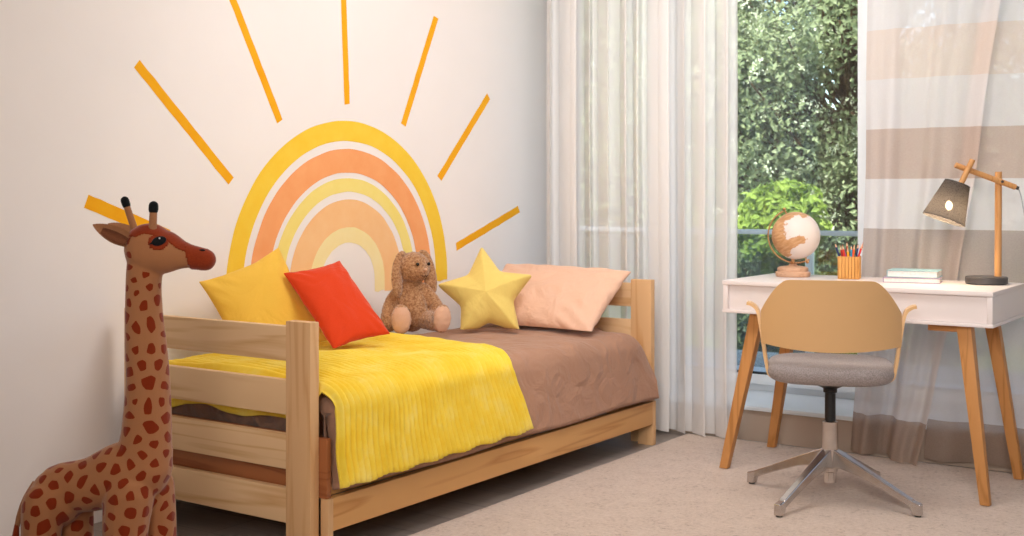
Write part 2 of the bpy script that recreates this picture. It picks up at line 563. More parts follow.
def leafmat(name, c1, c2, c3, scale=3):
    m, nt, out = new_mat(name)
    b = principled(nt, out, .75, .12)
    v = coords(nt)
    n = node(nt, 'ShaderNodeTexNoise', Scale=scale, Detail=5, Roughness=.8)
    nt.links.new(v, n.inputs['Vector'])
    r = ramp(nt, n.outputs[0], [(.35, lin(c1)), (.5, lin(c2)), (.68, lin(c3))])
    nt.links.new(r.outputs[0], b.inputs['Base Color'])
    tl = node(nt, 'ShaderNodeBsdfTranslucent')
    nt.links.new(r.outputs[0], tl.inputs[0])
    mx = node(nt, 'ShaderNodeMixShader'); mx.inputs[0].default_value = .42
    nt.links.new(b.outputs[0], mx.inputs[1]); nt.links.new(tl.outputs[0], mx.inputs[2])
    nt.links.new(mx.outputs[0], out.inputs[0])
    return m
M['leaf_dark'] = leafmat('dark_leaves', '687252', '8a956c', 'b4ba96', 9)
M['leaf_bright'] = leafmat('bright_leaves', '6b8034', '8a9f46', 'a8ba62', 8)
M['blossom'] = leafmat('cream_blossom', 'c9cfa6', 'd9dcc0', 'e6e6d2', 9)

# ------------------------------------------------------------------ camera
CAM = Vector((0, 0, 1.09)); YAW = radians(34.48); F = 1213.0
cd = bpy.data.cameras.new('camera')
cd.sensor_width = 36; cd.sensor_fit = 'HORIZONTAL'
cd.lens = F / 1024 * 36
cd.shift_y = -(268 - 193) / 1024
cam = link(bpy.data.objects.new('camera', cd))
cam.location = CAM
cam.rotation_euler = (radians(90), 0, YAW)
cd.dof.use_dof = True; cd.dof.focus_distance = 3.9; cd.dof.aperture_fstop = 7.1
S.camera = cam

# ------------------------------------------------------------------ room shell
XW, YW = -3.40, 5.36          # mural wall plane, window plane (inside face of the frames)
def structure(name, lo, hi, m, bev=0):
    return tag(box(name, lo, hi, m, bev=bev), kind='structure')
structure('floor', (-3.6, -1.6, -.12), (2.3, 5.0, 0), M['floor'])
structure('ceiling', (-3.6, -1.6, 2.7), (2.3, 5.6, 2.82), M['ceiling'])
structure('wall_left', (-3.6, -1.6, 0), (XW, 5.6, 2.7), M['wall'])
structure('wall_right', (2.2, -1.6, 0), (2.35, 5.6, 2.7), M['wall'])
structure('wall_rear', (-3.4, -1.75, 0), (2.2, -1.6, 2.7), M['wall'])
structure('wall_window', (-3.4, 5.02, 2.5), (2.2, 5.6, 2.7), M['wall'])
structure('baseboard_window', (-3.4, 5.0, -.12), (2.2, 5.05, .135), M['plinth'], .002)
structure('trim_1', (-3.4, 4.985, .135), (2.2, 5.56, .155), M['ledge'], .004)   # window ledge
# the ledge stands on a solid sill
structure('trim_2', (-3.4, 5.05, -.12), (2.2, 5.56, .135), M['frame'])

def window(name, x0, x1, z0=.155, z1=2.5):
    """one fixed frame with sash, dark gasket and pane"""
    w = empty(name, ((x0 + x1) / 2, YW, z0))
    w['kind'] = 'structure'
    X = (x1 - x0) / 2
    H = z1 - z0
    def ring(nm, a, wd, y0, y1, m, bev=.004):
        bm = bmesh.new()
        add_box(bm, (-X + a, y0, a), (-X + a + wd, y1, H - a), bev)
        add_box(bm, (X - a - wd, y0, a), (X - a, y1, H - a), bev)
        add_box(bm, (-X + a + wd, y0, a), (X - a - wd, y1, a + wd), bev)
        add_box(bm, (-X + a + wd, y0, H - a - wd), (X - a - wd, y1, H - a), bev)
        return bm_obj(nm, bm, m, w, True)
    ring('window_frame', 0, .035, .03, .10, M['frame'])
    ring('sash', .035, .045, .0, .075, M['frame'])
    ring('gasket', .08, .006, .02, .06, M['gasket'], 0)
    box('pane', (-X + .086, .036, .086), (X - .086, .044, H - .086), M['glass'], w, 0)
    return w
XS = [-3.38, -2.77, -1.72, -.67, .38, 1.43]
for i in range(5):
    window('window_%d' % (i + 1), XS[i] + .002, XS[i + 1] - .002)

# ------------------------------------------------------------------ carpet
bm = bmesh.new()
nu, nv = 180, 150
x0, x1, y0, y1 = -2.445, 2.1, 1.0, 4.94
vs = []
for i in range(nu):
    for j in range(nv):
        x = x0 + (x1 - x0) * i / (nu - 1); y = y0 + (y1 - y0) * j / (nv - 1)
        e = 0 if (i in (0, nu - 1) or j in (0, nv - 1)) else 1
        wob = .006 * noise.noise(Vector((x * 9, y * 9, 3)))
        if i == 0: x += wob
        if j == nv - 1: y += wob
        z = .016 + .0016 * noise.noise(Vector((x * 30, y * 30, 0))) if e else .004
        vs.append((x, y, z))
fs = grid_faces(nu, nv)
rugv = vs + [(x0, y0, 0), (x1, y0, 0), (x1, y1, 0), (x0, y1, 0)]
k = len(vs)
fs.append((k + 3, k + 2, k + 1, k))
rug = mesh_obj('carpet_rug', rugv, fs, M['carpet'])
tag(rug, 'short-pile beige rug covering the floor under the desk and chair', 'rug')
RUG = .018

# ------------------------------------------------------------------ mural
mu_ = empty('sun_mural', (XW, 3.755, .72), 0, 'painted yellow and orange half sun of arches and rays on the wall above bed', 'mural')
def band(name, r0, r1, m, zl=-.06, zr=-.06, x=.0012):
    """painted arch: half ring with short straight legs, hand-brushed edges"""
    V, Fc = [], []
    n = 64
    for i in range(n + 1):
        a = pi * i / n
        for r in (r0, r1):
            rr = r + .0022 * noise.noise(Vector((a * 6, r * 40, 1)))
            V.append((x, -rr * cos(a), rr * sin(a)))
    # legs
    def leg(sgn, z):
        return [(x, sgn * r0, z + .006 * random.random()), (x, sgn * (r0 * .66 + r1 * .34), z + .008 * random.random() - .006),
                (x, sgn * (r0 * .33 + r1 * .67), z + .006 * random.random()), (x, sgn * r1, z + .004)]
    b0 = len(V)
    V += leg(-1, zl) + leg(1, zr)
    for i in range(n):
        Fc.append((2 * i, 2 * i + 1, 2 * i + 3, 2 * i + 2))
    Fc.append((0, b0, b0 + 1, b0 + 2, b0 + 3, 1))
    e = 2 * n
    Fc.append((e + 1, b0 + 7, b0 + 6, b0 + 5, b0 + 4, e))
    nV = len(V)
    ff = [f for f in Fc] + [tuple(i + nV for i in f[::-1]) for f in Fc]
    V2 = V + [(x - .001, q[1], q[2]) for q in V]
    return mesh_obj(name, V2, ff, m, mu_, smooth=False)
def L(o, s): o['label'] = s; return o
L(band('arch_band', .585, .668, M['mural_yellow'], -.02, -.03), 'outermost golden yellow arch')
L(band('arch_band', .455, .552, M['mural_orange'], -.03, -.03), 'orange arch inside the outermost')
L(band('arch_band', .375, .432, M['mural_lemon'], -.04, -.04), 'narrow lemon yellow arch')
L(band('arch_band', .229, .343, M['mural_apricot'], -.05, -.05), 'wide pale apricot arch')
L(band('arch_band', .165, .229, M['mural_cream'], -.05, -.05), 'innermost cream yellow arch')

def on_wall(u, v):
    """where a sight line meets the mural wall (local to the mural)"""
    r = (u - 512) / F
    dx = -sin(YAW) + r * cos(YAW); dy = cos(YAW) + r * sin(YAW)
    d = XW / dx
    return (dy * d - 3.755, 1.09 - (v - 193) / F * d - .72)
RAYS = [((62, 192), (172, 238), .041), ((137, 64), (230, 180), .036), ((229, -10), (280, 122), .033), ((343, -14), (347, 104), .032),
        ((436, 17), (403.5, 124), .034), ((488, 97), (439.5, 178), .036), ((519, 209), (456, 247), .036)]
RAYS[0] = ((86, 201), (168, 236), .046)
for (a, b_, w) in RAYS:
    p = Vector(on_wall(*a)); q = Vector(on_wall(*b_))
    d = (q - p).normalized(); nrm = Vector((-d.y, d.x))
    n = 14
    V = []
    for i in range(n + 1):
        t = p.lerp(q, i / n)
        for s in (-1, 1):
            e = t + nrm * s * (w / 2 + .0025 * noise.noise(Vector((i * .7, s * 5, a[0]))))
            if i in (0, n): e += d * .012 * (random.random() - .5)
            V.append((.0012, e.x, e.y))
    Fc = [(2 * i, 2 * i + 1, 2 * i + 3, 2 * i + 2) for i in range(n)]
    nV = len(V)
    mesh_obj('sun_ray', V + [(.0002, q_[1], q_[2]) for q_ in V], Fc + [tuple(i + nV for i in f[::-1]) for f in Fc], M['mural_ray'], mu_, smooth=False)

# ------------------------------------------------------------------ bed
BX0, BX1, BY0, BY1 = -3.335, -2.49, 2.585, 4.73     # outer posts
bed = empty('bed', ((BX0 + BX1) / 2, (BY0 + BY1) / 2, 0), 0, 'pale pine single bed with slatted head and foot ends', 'bed')
ox, oy = bed.location.x, bed.location.y
def bb(name, lo, hi, m, bev=.004, parent=bed):
    return box(name, (lo[0] - ox, lo[1] - oy, lo[2]), (hi[0] - ox, hi[1] - oy, hi[2]), m, parent, bev)
PT = .038
for (px0, py0) in ((BX1 - .10, BY0), (BX0, BY0), (BX1 - .10, BY1 - PT), (BX0, BY1 - PT)):
    bb('post', (px0, py0, 0), (px0 + .10, py0 + PT, .711), M['pine_z'], .004)
for ys in (BY0 + .007, BY1 - PT + .003):
    for z0 in (.108, .268, .43, .59):
        bb('end_rail', (BX0 + .10, ys, z0), (BX1 - .10, ys + .027, z0 + .104), M['pine_x'], .005)
# long side boards with end legs
bb('side_rail', (-2.488, BY0 + PT + .028, .092), (-2.46, BY1 - .075, .19), M['pine_y'], .003)
bb('side_rail', (BX0, BY0 + PT + .02, .092), (BX0 + .028, BY1 - PT - .02, .19), M['pine_y'], .003)
bb('rail_leg', (-2.487, BY0 + PT + .002, 0), (-2.457, BY0 + PT + .026, .19), M['pine_z'], .003)
bb('rail_leg', (-2.535, BY1 - .074, 0), (-2.462, BY1 - .042, .19), M['pine_z'], .003)
L(bb('end_board', (BX0 + .05, BY0 + PT + .003, .19), (-2.463, BY0 + PT + .022, .368), M['board_red'], .003), 'reddish inner board at the foot end')
bb('slat_base', (BX0 + .03, BY0 + PT + .035, .19), (-2.49, BY1 - PT - .03, .215), M['pine_y'], .002)

# ------------------------------------------------------------------ bedspread over the mattress
def cross_profile(off, hem, side=-2.474, top=.492, wall=-3.33, r=.075):
    """points (x, z) from the wall side over the top and down the front"""
    pts = [(wall + .02 - off, top - .06), (wall + .03, top - .01 + off)]
    n = 22
    xs = side - r + off * .5
    for i in range(n + 1):
        t = i / n
        x = wall + .06 + (xs - wall - .06) * t
        pts.append((x, top + off + .012 * sin(pi * t) ** .7 - .002))
    for i in range(1, 9):
        a = pi / 2 * i / 8
        pts.append((xs + (r + off * .5) * sin(a), top + off - r + r * cos(a) - .002))
    zt = top + off - r
    for i in range(1, 15):
        t = i / 14
        pts.append((side + off + .030 * t, zt + (hem - zt) * t))
    return pts

def drape(name, prof_fn, ys, y_edge, m, thick=.006, rib=None, wr=.004, seed=0):
    """cloth lofted along y; closed with thickness (outer and inner skins)"""
    prof0 = prof_fn(0)
    nv = len(prof0)
    V = []
    for i, s in enumerate(ys):
        pr = prof_fn(s)
        for j, (x, z) in enumerate(pr):
            t = j / (nv - 1)
            y = y_edge(s, t)
            # outward direction of the profile
            a = pr[max(j - 1, 0)]; b_ = pr[min(j + 1, nv - 1)]
            tx, tz = b_[0] - a[0], b_[1] - a[1]
            l = sqrt(tx * tx + tz * tz) or 1
            nx, nz = -tz / l, tx / l
            if nz < 0 and abs(nx) < .2: nx, nz = -nx, -nz
            h = wr * noise.noise(Vector((x * 5 + seed, y * 4, z * 5))) + wr * .5 * noise.noise(Vector((x * 14, y * 11 + seed, z * 9)))
            if t > .75: h = max(h * (1 - .8 * (t - .75) / .25), -.006)
            if rib:
                h += rib(s, t)
            V.append((x + nx * h, y, z + nz * h))
    return V, nv

ys = [i / 90 for i in range(91)]
def spread_prof(s):
    # sags a little toward the foot, lower hem at the head
    hem = .209 + .004 * sin(s * 17) - .002 * s
    return cross_profile(0, hem, top=.495 - .006 * s)
def spread_edge(s, t):
    return 2.668 + (4.682 - 2.668) * s
V, nv = drape('x', spread_prof, ys, spread_edge, None, wr=.013, seed=4)
V = [Vector(p) for p in V]
# round off the ends so the cloth hugs the mattress corners
for i, s in enumerate(ys):
    for j in range(nv):
        k = i * nv + j
        e = min(s, 1 - s) * 2.05
        if e < .06 and s < .5:
            q = 1 - e / .06
            if V[k].z > .44: V[k].z -= .035 * q * q
            if V[k].x > -2.60: V[k].x -= .03 * q * q
        if s > .5 and e < .17:
            q = (1 - e / .17) ** 2
            up_ = max(0.0, min(1.0, (V[k].z - .28) / .2))
            fr_ = max(0.0, min(1.0, (V[k].x + 2.75) / .2))
            V[k].z -= .075 * q * up_ * fr_ + .012 * q * up_
            V[k].x -= .03 * q * up_ * fr_
Fs = grid_faces(len(ys), nv)
# close underside: simple inner skin slightly inside, then end flaps
n0 = len(V)
for i in range(len(ys)):
    for j in range(nv):
        p = V[i * nv + j]
        c = Vector((-2.87, p.y, .33))
        d = (c - p); d.y = 0
        V.append(p + d.normalized() * .006)
Fs += grid_faces(len(ys), nv, n0, True)
N = len(ys)
for i in range(N - 1):
    a, b_ = i * nv + nv - 1, (i + 1) * nv + nv - 1
    Fs.append((a, b_, b_ + n0, a + n0))
    a, b_ = i * nv, (i + 1) * nv
    Fs.append((b_, a, a + n0, b_ + n0))
# turned-down end flaps at foot and head
for row, sy in ((0, -1), (N - 1, 1)):
    base = len(V)
    for j in range(nv):
        p = V[row * nv + j].copy()
        zz = min(p.z, .24 + .01 * sin(j))
        q = Vector((p.x, p.y + sy * -.003, .225 if p.z > .225 else p.z))
        V.append(q)
    for j in range(nv - 1):
        f = (row * nv + j, row * nv + j + 1, base + j + 1, base + j)
        Fs.append(f if sy > 0 else f[::-1])
spread = mesh_obj('bedspread', V, Fs, M['brown'])
tag(spread, 'plain brown bedspread tucked over the bed and hanging over its front side', 'bedspread')

# ------------------------------------------------------------------ yellow ribbed blanket
NR = 40
per = 9
ysb = [i / (NR * per) for i in range(NR * per + 1)]
def rib(s, t):
    ph = (s * NR) % 1.0
    return .017 * (.5 - .5 * cos(2 * pi * ph)) ** .6 + .002 * noise.noise(Vector((s * 30, t * 18, 2)))
def bl_prof(s):
    hem = .228 + .012 * s + .004 * sin(s * 40)
    return cross_profile(.021, hem, side=-2.468, top=.497)
def bl_edge(s, t):
    # far edge runs slanting: longer on the wall side
    far = 3.69 - .12 * max(0, min(1, (t - .05) / .60)) ** 1.5 + (.075 * max(0, (t - .65) / .35))
    near = 2.652 + .003 * sin(t * 20) - .012 * max(0, (t - .7) / .3)
    return near + (far - near) * s
V, nv = drape('x', bl_prof, ysb, bl_edge, None, rib=rib, wr=.013, seed=4)
V = [Vector(p) for p in V]
N = len(ysb)
for i, s in enumerate(ysb):
    for j in range(nv):
        k = i * nv + j
        e = min(s, 1 - s)
        if e < .02: V[k].z -= .006 * (1 - e / .02) if V[k].z > .45 else 0
# the foot edge turns down over the mattress end
flap = []
for k in range(9, 0, -1):
    for j in range(nv):
        p = V[j]
        w_ = max(0.0, min(1.0, (p.z - .44) / .07)) * max(0.0, min(1.0, (-2.50 - p.x) / .09))
        f = k / 9
        flap.append(Vector((p.x, p.y - (.006 * min(1, f * 3) + .0015 * sin(j * 1.7)) * w_, p.z - w_ * f * (.120 + .012 * sin(j * .55)) - (1 - w_) * 0.0)) + Vector((0, -.0004 * k * (1 - w_), 0)))
V = flap + V
N += 9
Fs = grid_faces(N, nv)
n0 = len(V)
for i in range(N):
    for j in range(nv):
        p = V[i * nv + j]
        if i < 9:
            w_ = max(0.0, min(1.0, (V[9 * nv + j].z - .44) / .07)) * max(0.0, min(1.0, (-2.50 - V[9 * nv + j].x) / .09))
            V.append(p + Vector((0, .004, 0)) * w_ + (Vector((-.0065, 0, -.004)) if j > 30 else Vector((0, 0, -.003))) * (1 - w_))
        else:
            V.append(p + (Vector((-.0065, 0, -.004)) if j > 30 else Vector((0, 0, -.0075))))
Fs += grid_faces(N, nv, n0, True)
for i in range(N - 1):
    a, b_ = i * nv + nv - 1, (i + 1) * nv + nv - 1
    Fs.append((a, b_, b_ + n0, a + n0))
for j in range(nv - 1):
    a, b_ = j, j + 1
    Fs.append((a, b_, b_ + n0, a + n0))
    a, b_ = (N - 1) * nv + j, (N - 1) * nv + j + 1
    Fs.append((b_, a, a + n0, b_ + n0))
bl = mesh_obj('throw_blanket', V, Fs, M['blanket'])
tag(bl, 'bright yellow ribbed plush throw spread over the foot half of the bed', 'blanket')

# ------------------------------------------------------------------ cushions
def pillow_mesh(w, h, t, n=34, pinch=.09, seed=0, wr=.004, corner=1.0, power=.42):
    V = []
    def pt(u, v, side):
        x = w / 2 * u * (1 - pinch * (1 - v * v)) * (1 + .02 * noise.noise(Vector((v * 2, seed, u))))
        y = h / 2 * v * (1 - pinch * (1 - u * u)) * (1 + .02 * noise.noise(Vector((u * 2, seed + 5, v))))
        e = max(0.0, (1 - u * u) * (1 - v * v))
        z = t / 2 * e ** power
        fold = max(abs(u), abs(v))
        z += side * wr * noise.noise(Vector((u * 2.2 + seed, v * 2.2, side))) * e ** .3
        # short creases gathering into the corners
        rad = (abs(u) + abs(v)) / 2
        z += wr * 1.6 * sin((abs(u) - abs(v)) * 16 + seed) * max(0, rad - .45) * e ** .4 * 1.5
        return Vector((x, y, side * max(z, .0008)))
    for side in (1, -1):
        for i in range(n):
            for j in range(n):
                u = sin((i / (n - 1) - .5) * pi); v = sin((j / (n - 1) - .5) * pi)
                V.append(pt(u, v, side))
    Fs = grid_faces(n, n) + grid_faces(n, n, n * n, True)
    # rim
    rim = [(i, 0) for i in range(n)] + [(n - 1, j) for j in range(1, n)] + [(i, n - 1) for i in range(n - 2, -1, -1)] + [(0, j) for j in range(n - 2, 0, -1)]
    for a, b_ in zip(rim, rim[1:] + rim[:1]):
        A, B = a[0] * n + a[1], b_[0] * n + b_[1]
        Fs.append((B, A, A + n * n, B + n * n))
    return V, Fs

def pose(o, centre, normal, roll):
    """local z -> normal, then roll about it (roll 0: local y as upright as can be)"""
    z = Vector(normal).normalized()
    y = (Vector((0, 0, 1)) - z * z.z).normalized()
    x = y.cross(z)
    R = Matrix((x, y, z)).transposed() @ Matrix.Rotation(roll, 3, 'Z')
    o.rotation_euler = R.to_euler()
    o.location = centre

def settle(o, floor, wall=None):
    """let the stuffing flatten where the cushion rests on the bed"""
    mw = Matrix.Translation(o.location) @ o.rotation_euler.to_matrix().to_4x4()
    inv = mw.inverted()
    for v in o.data.vertices:
        p = mw @ v.co
        if p.z < floor: p.z = floor + (p.z - floor) * .04
        if wall is not None and p.x < wall: p.x = wall + (p.x - wall) * .05
        v.co = inv @ p
    o.data.update()
BL_Z, SP_Z = .553, .519
V, Fs = pillow_mesh(.345, .385, .105, n=46, seed=1, wr=.007)
c1 = mesh_obj('cushion', V, Fs, M['yellow_cushion'])
pose(c1, (-3.163, 3.057, .669), (.879, -.289, .379), radians(19.9))
settle(c1, BL_Z, XW + .01)
tag(c1, 'mustard yellow square cushion propped against the wall behind the red one', 'cushion')
V, Fs = pillow_mesh(.245, .365, .105, n=46, seed=3, wr=.007)
c2 = mesh_obj('cushion', V, Fs, M['red_cushion'])
pose(c2, (-2.985, 3.235, .693), (.66, -.254, .70), radians(12))
settle(c2, BL_Z)
tag(c2, 'red-orange cushion leaning on the mustard cushion over the yellow throw', 'cushion')
V, Fs = pillow_mesh(.662, .405, .15, n=56, pinch=.06, seed=7, wr=.012)
c4 = mesh_obj('pillow', V, Fs, M['peach'])
pose(c4, (-2.893, 4.48, .633), (.012, -.596, .803), radians(-1.8))
settle(c4, SP_Z)
tag(c4, 'peach bed pillow resting against the headboard behind the star', 'pillow')

# star pillow
def star_mesh(R, r, t, nseg=22, nr=14):
    out = []
    tips = []
    for k in range(10):
        a = pi / 2 + k * pi / 5
        rr = R if k % 2 == 0 else r
        tips.append(Vector((rr * cos(a), rr * sin(a))))
    # rounded outline
    ol = []
    for k in range(10):
        p, q = tips[k], tips[(k + 1) % 10]
        for i in range(nseg):
            ol.append(p.lerp(q, i / nseg))
    for _ in range(6):
        ol = [(ol[i - 1] + ol[i] * 2 + ol[(i + 1) % len(ol)]) / 4 for i in range(len(ol))]
    n = len(ol)
    def dist(p):
        return min((p - q).length for q in ol)
    V = []; 
    for side in (1, -1):
        for i in range(nr + 1):
            f = sin(i / nr * pi / 2)
            for k in range(n):
                p = ol[k] * f
                d = dist(p)
                z = t * (1 - (1 - min(d / (r * .95), 1)) ** 2) ** .5 * .5 if i < nr else 0
                z += .003 * noise.noise(Vector((p.x * 22, p.y * 22, side))) * min(1, d * 40)
                V.append(Vector((p.x, p.y, side * max(z, .0006))))
    m_ = (nr + 1) * n
    for _ in range(55):
        old = [v.z for v in V]
        for sd_ in (0, 1):
            for i in range(1, nr):
                for k in range(n):
                    b0 = sd_ * m_
                    V[b0 + i * n + k].z = .4 * old[b0 + i * n + k] + .15 * (old[b0 + (i - 1) * n + k] + old[b0 + (i + 1) * n + k] + old[b0 + i * n + k - 1 + (n if k == 0 else 0)] + old[b0 + i * n + (k + 1) % n])
    Fs = []
    for s in (0, 1):
        for i in range(nr):
            for k in range(n):
                k2 = (k + 1) % n
                f = (s * m_ + i * n + k, s * m_ + (i + 1) * n + k, s * m_ + (i + 1) * n + k2, s * m_ + i * n + k2)
                Fs.append(f if s == 0 else f[::-1])
    for k in range(n):
        k2 = (k + 1) % n
        Fs.append((nr * n + k2, nr * n + k, m_ + nr * n + k, m_ + nr * n + k2))
    return V, Fs
V, Fs = star_mesh(.217, .117, .165)
st = mesh_obj('star_cushion', V, Fs, M['star'])
pose(st, (-3.01, 4.19, .655), (.525, -.801, .287), radians(6))
settle(st, SP_Z)
tag(st, 'pale yellow star-shaped cushion between the plush rabbit and the peach pillow', 'cushion')

# ------------------------------------------------------------------ plush rabbit
rab = empty('plush_rabbit', (-3.14, 3.85, .533), radians(48), 'brown plush rabbit with long floppy ears sitting against the wall', 'stuffed animal')
HR = Matrix.Rotation(radians(28), 3, 'Z')
def turn(c):
    return [HR @ Vector(p) for p in c[0]], c[1]
# local: faces -y ; x to its left as seen from the front is +x
ch = [
    ball((0, .0, .075), (.063, .060, .085)),
    ball((0, .004, .135), (.050, .045, .060)),
    turn(ball((0, -.008, .232), (.066, .064, .060))),
    turn(ball((0, -.050, .220), (.036, .032, .032))),
    limb([(-.045, .0, .150, .024), (-.078, -.012, .105, .026), (-.092, -.03, .05, .029), (-.09, -.045, .024, .026)]),
    limb([(.045, .0, .150, .024), (.080, -.015, .105, .025), (.098, -.05, .06, .027), (.102, -.08, .035, .025)]),
    limb([(-.04, -.02, .04, .036), (-.055, -.09, .036, .034), (-.06, -.135, .036, .032)]),
    limb([(.04, -.02, .04, .036), (.07, -.085, .036, .034), (.085, -.13, .036, .032)]),
    ball((-.062, -.147, .054), (.037, .026, .056)),
    ball((.09, -.138, .052), (.036, .026, .053), rot=Euler((0, .12, .35))),
]
rab.scale = (1.09, 1.09, 1.09)
rb = fuse('body', ch, M['fur'], rab, .0045, 4)
for v in rb.data.vertices:
    v.co += v.normal * .0022 * noise.noise(v.co * 140)
for s in (-1, 1):
    e = spline([(.030 * s, .0, .278, .010), (.050 * s, -.004, .277, .020), (.070 * s, -.006, .242, .024), (.078 * s, -.012, .19, .027), (.078 * s, -.02, .145, .021), (.076 * s, -.022, .125, .006)], 5)
    V, Fs = tube_data([p[:3] for p in e], [p[3] for p in e], 14, True, (.42, 1.0))
    V = [HR @ (p + Vector(p).normalized() * .0016 * noise.noise(Vector(p) * 150)) for p in V]
    ear = mesh_obj('ear', V, Fs, M['fur'], rab)
    V, Fs = tube_data([(p[0] + .0065 * s * -1, p[1] + .002, p[2]) for p in e[5:-3]], [p[3] * .70 for p in e[5:-3]], 12, True, (.34, 1.0))
    mesh_obj('inner_ear', [HR @ p for p in V], Fs, M['pad'], ear)
    x = .026 * s
    V, Fs = turn(ball((x, -.0700, .248), .0066, 12))
    mesh_obj('eye', V, Fs, M['eye'], rab)
V, Fs = turn(ball((0, -.0840, .228), (.0078, .005, .006), 12))
mesh_obj('nose', V, Fs, M['pad'], rab)
tube('mouth', [HR @ Vector(p) for p in spline([(-.014, -.0775, .207), (-.006, -.082, .201), (0, -.083, .206), (.006, -.082, .201), (.014, -.0775, .207)], 4)], .0014, M['thread'], rab, 6)
patch('foot_pad', rb, lambda c, n: n.y < -.45 and c.y < -.155 and c.x < 0 and c.z < .098 and c.z > .008, M['pad'], rab, .0016)
patch('foot_pad', rb, lambda c, n: n.y < -.35 and c.y < -.145 and c.x > .04 and c.z < .096 and c.z > .008, M['pad'], rab, .0016)

# ------------------------------------------------------------------ plush giraffe
GD = 3.10; GP = F / GD
gl = (110 - 512) / F * GD
GX = -sin(YAW) * GD + cos(YAW) * gl; GY = cos(YAW) * GD + sin(YAW) * gl
gir = empty('plush_giraffe', (GX, GY, 0), YAW, 'tall standing plush giraffe with rust patches in front of the bed', 'stuffed animal')
def gp(u, v, y=0.0, r=None):
    q = ((u - 110) / GP, y, 1.09 - (v - 193) / GP)
    return q if r is None else (*q, r / GP)
def footz(u, y, r): return ((u - 110) / GP, y, .03, r / GP)
ch = [
    limb([gp(62, 488, 0, 25), gp(92, 484, 0, 27), gp(120, 474, 0, 31), gp(140, 468, 0, 31), gp(146, 455, 0, 27)], 20),
    limb([gp(141, 470, 0, 30), gp(146, 440, 0, 25.5), gp(147.5, 412, 0, 23.5), gp(148, 379, 0, 21.5), gp(146, 346, 0, 20.5), gp(144, 313, 0, 18.5), gp(144, 285, -.003, 17.5), gp(146, 262, -.005, 18)], 20),
    ball(gp(150, 249, -.006), (25 / GP, 23 / GP, 25 / GP)),
    limb([gp(150, 251, -.006, 23), gp(168, 253, -.008, 21), gp(186, 256, -.010, 12.5), gp(199, 258, -.012, 10.2), gp(206, 259.5, -.012, 9.8)], 20),
    ball(gp(58, 497, 0), (28 / GP, 30 / GP, 30 / GP)),
    # legs
    limb([gp(50, 500, -.042, 21), gp(48, 535, -.046, 19), gp(49, 575, -.046, 17.5), footz(48, -.046, 17.5)]),
    limb([gp(66, 500, .042, 21), gp(68, 535, .046, 19), gp(68, 575, .046, 17.5), footz(68, .046, 17.5)]),
    limb([gp(134, 490, -.040, 25), gp(131, 530, -.046, 22), gp(131, 575, -.046, 19), footz(131, -.046, 18)]),
    limb([gp(146, 490, .040, 24), gp(152, 530, .05, 19), gp(153, 575, .05, 17.5), footz(153, .05, 17.5)]),
]
gb = fuse('body', ch, M['giraffe'], gir, .0042, 8)
zc = lambda v: 1.09 - (v - 193) / GP
xc = lambda u: (u - 110) / GP
me = gb.data
at = me.attributes.new('spotted', 'FLOAT', 'POINT')
def printed(p):
    if p.z > zc(268): return p.x < xc(139)
    return not (p.z > zc(283) and p.x > xc(155))
from mathutils.kdtree import KDTree
rs = random.Random(21)
order = list(range(len(me.vertices))); rs.shuffle(order)
seeds = []
cell = {}
MIND = .0345
for i in order:
    p = me.vertices[i].co
    key = (int(p.x // MIND), int(p.y // MIND), int(p.z // MIND))
    ok = True
    for a in (-1, 0, 1):
        for b_ in (-1, 0, 1):
            for c in (-1, 0, 1):
                for q in cell.get((key[0] + a, key[1] + b_, key[2] + c), ()):
                    if (q - p).length < MIND * (1.0 if p.z < zc(300) else .86): ok = False
    if ok:
        seeds.append(p.copy()); cell.setdefault(key, []).append(p.copy())
kd = KDTree(len(seeds))
for i, p in enumerate(seeds): kd.insert(p, i)
kd.balance()
gapw = [.0145 + .006 * rs.random() for _ in seeds]
size = [.0125 + .008 * rs.random() for _ in seeds]
vals = []
for v in me.vertices:
    p = v.co
    pj = p + Vector((noise.noise(p * 45), noise.noise(p * 45 + Vector((7, 0, 0))), noise.noise(p * 45 + Vector((0, 9, 0))))) * .003
    (c1_, i1_, d1), (c2_, i2_, d2) = kd.find_n(pj, 2)
    f = min(d2 - d1 - gapw[i1_], size[i1_] * 1.25 - d1)
    vals.append(f if printed(p) and printed(c1_) else -.01)
at.data.foreach_set('value', vals)
# muzzle and forehead are sewn-on rust cloth
def in_muzzle(c, n):
    return c.z > zc(290) and (c.x - xc(190.5)) + (c.z - zc(257)) * .25 > 0
patch('muzzle', gb, in_muzzle, M['giraffe_rust'], gir, .004)
def in_fore(c, n):
    if c.x < xc(130) or c.x > xc(190): return False
    t = (c.x - xc(130)) / (xc(190) - xc(130))
    hw = .046 - .012 * t
    return n.z > .15 and abs(c.y + .008) < hw and c.z > zc(236 + 16 * t * t)
patch('forehead_patch', gb, in_fore, M['giraffe_rust'], gir, .003)
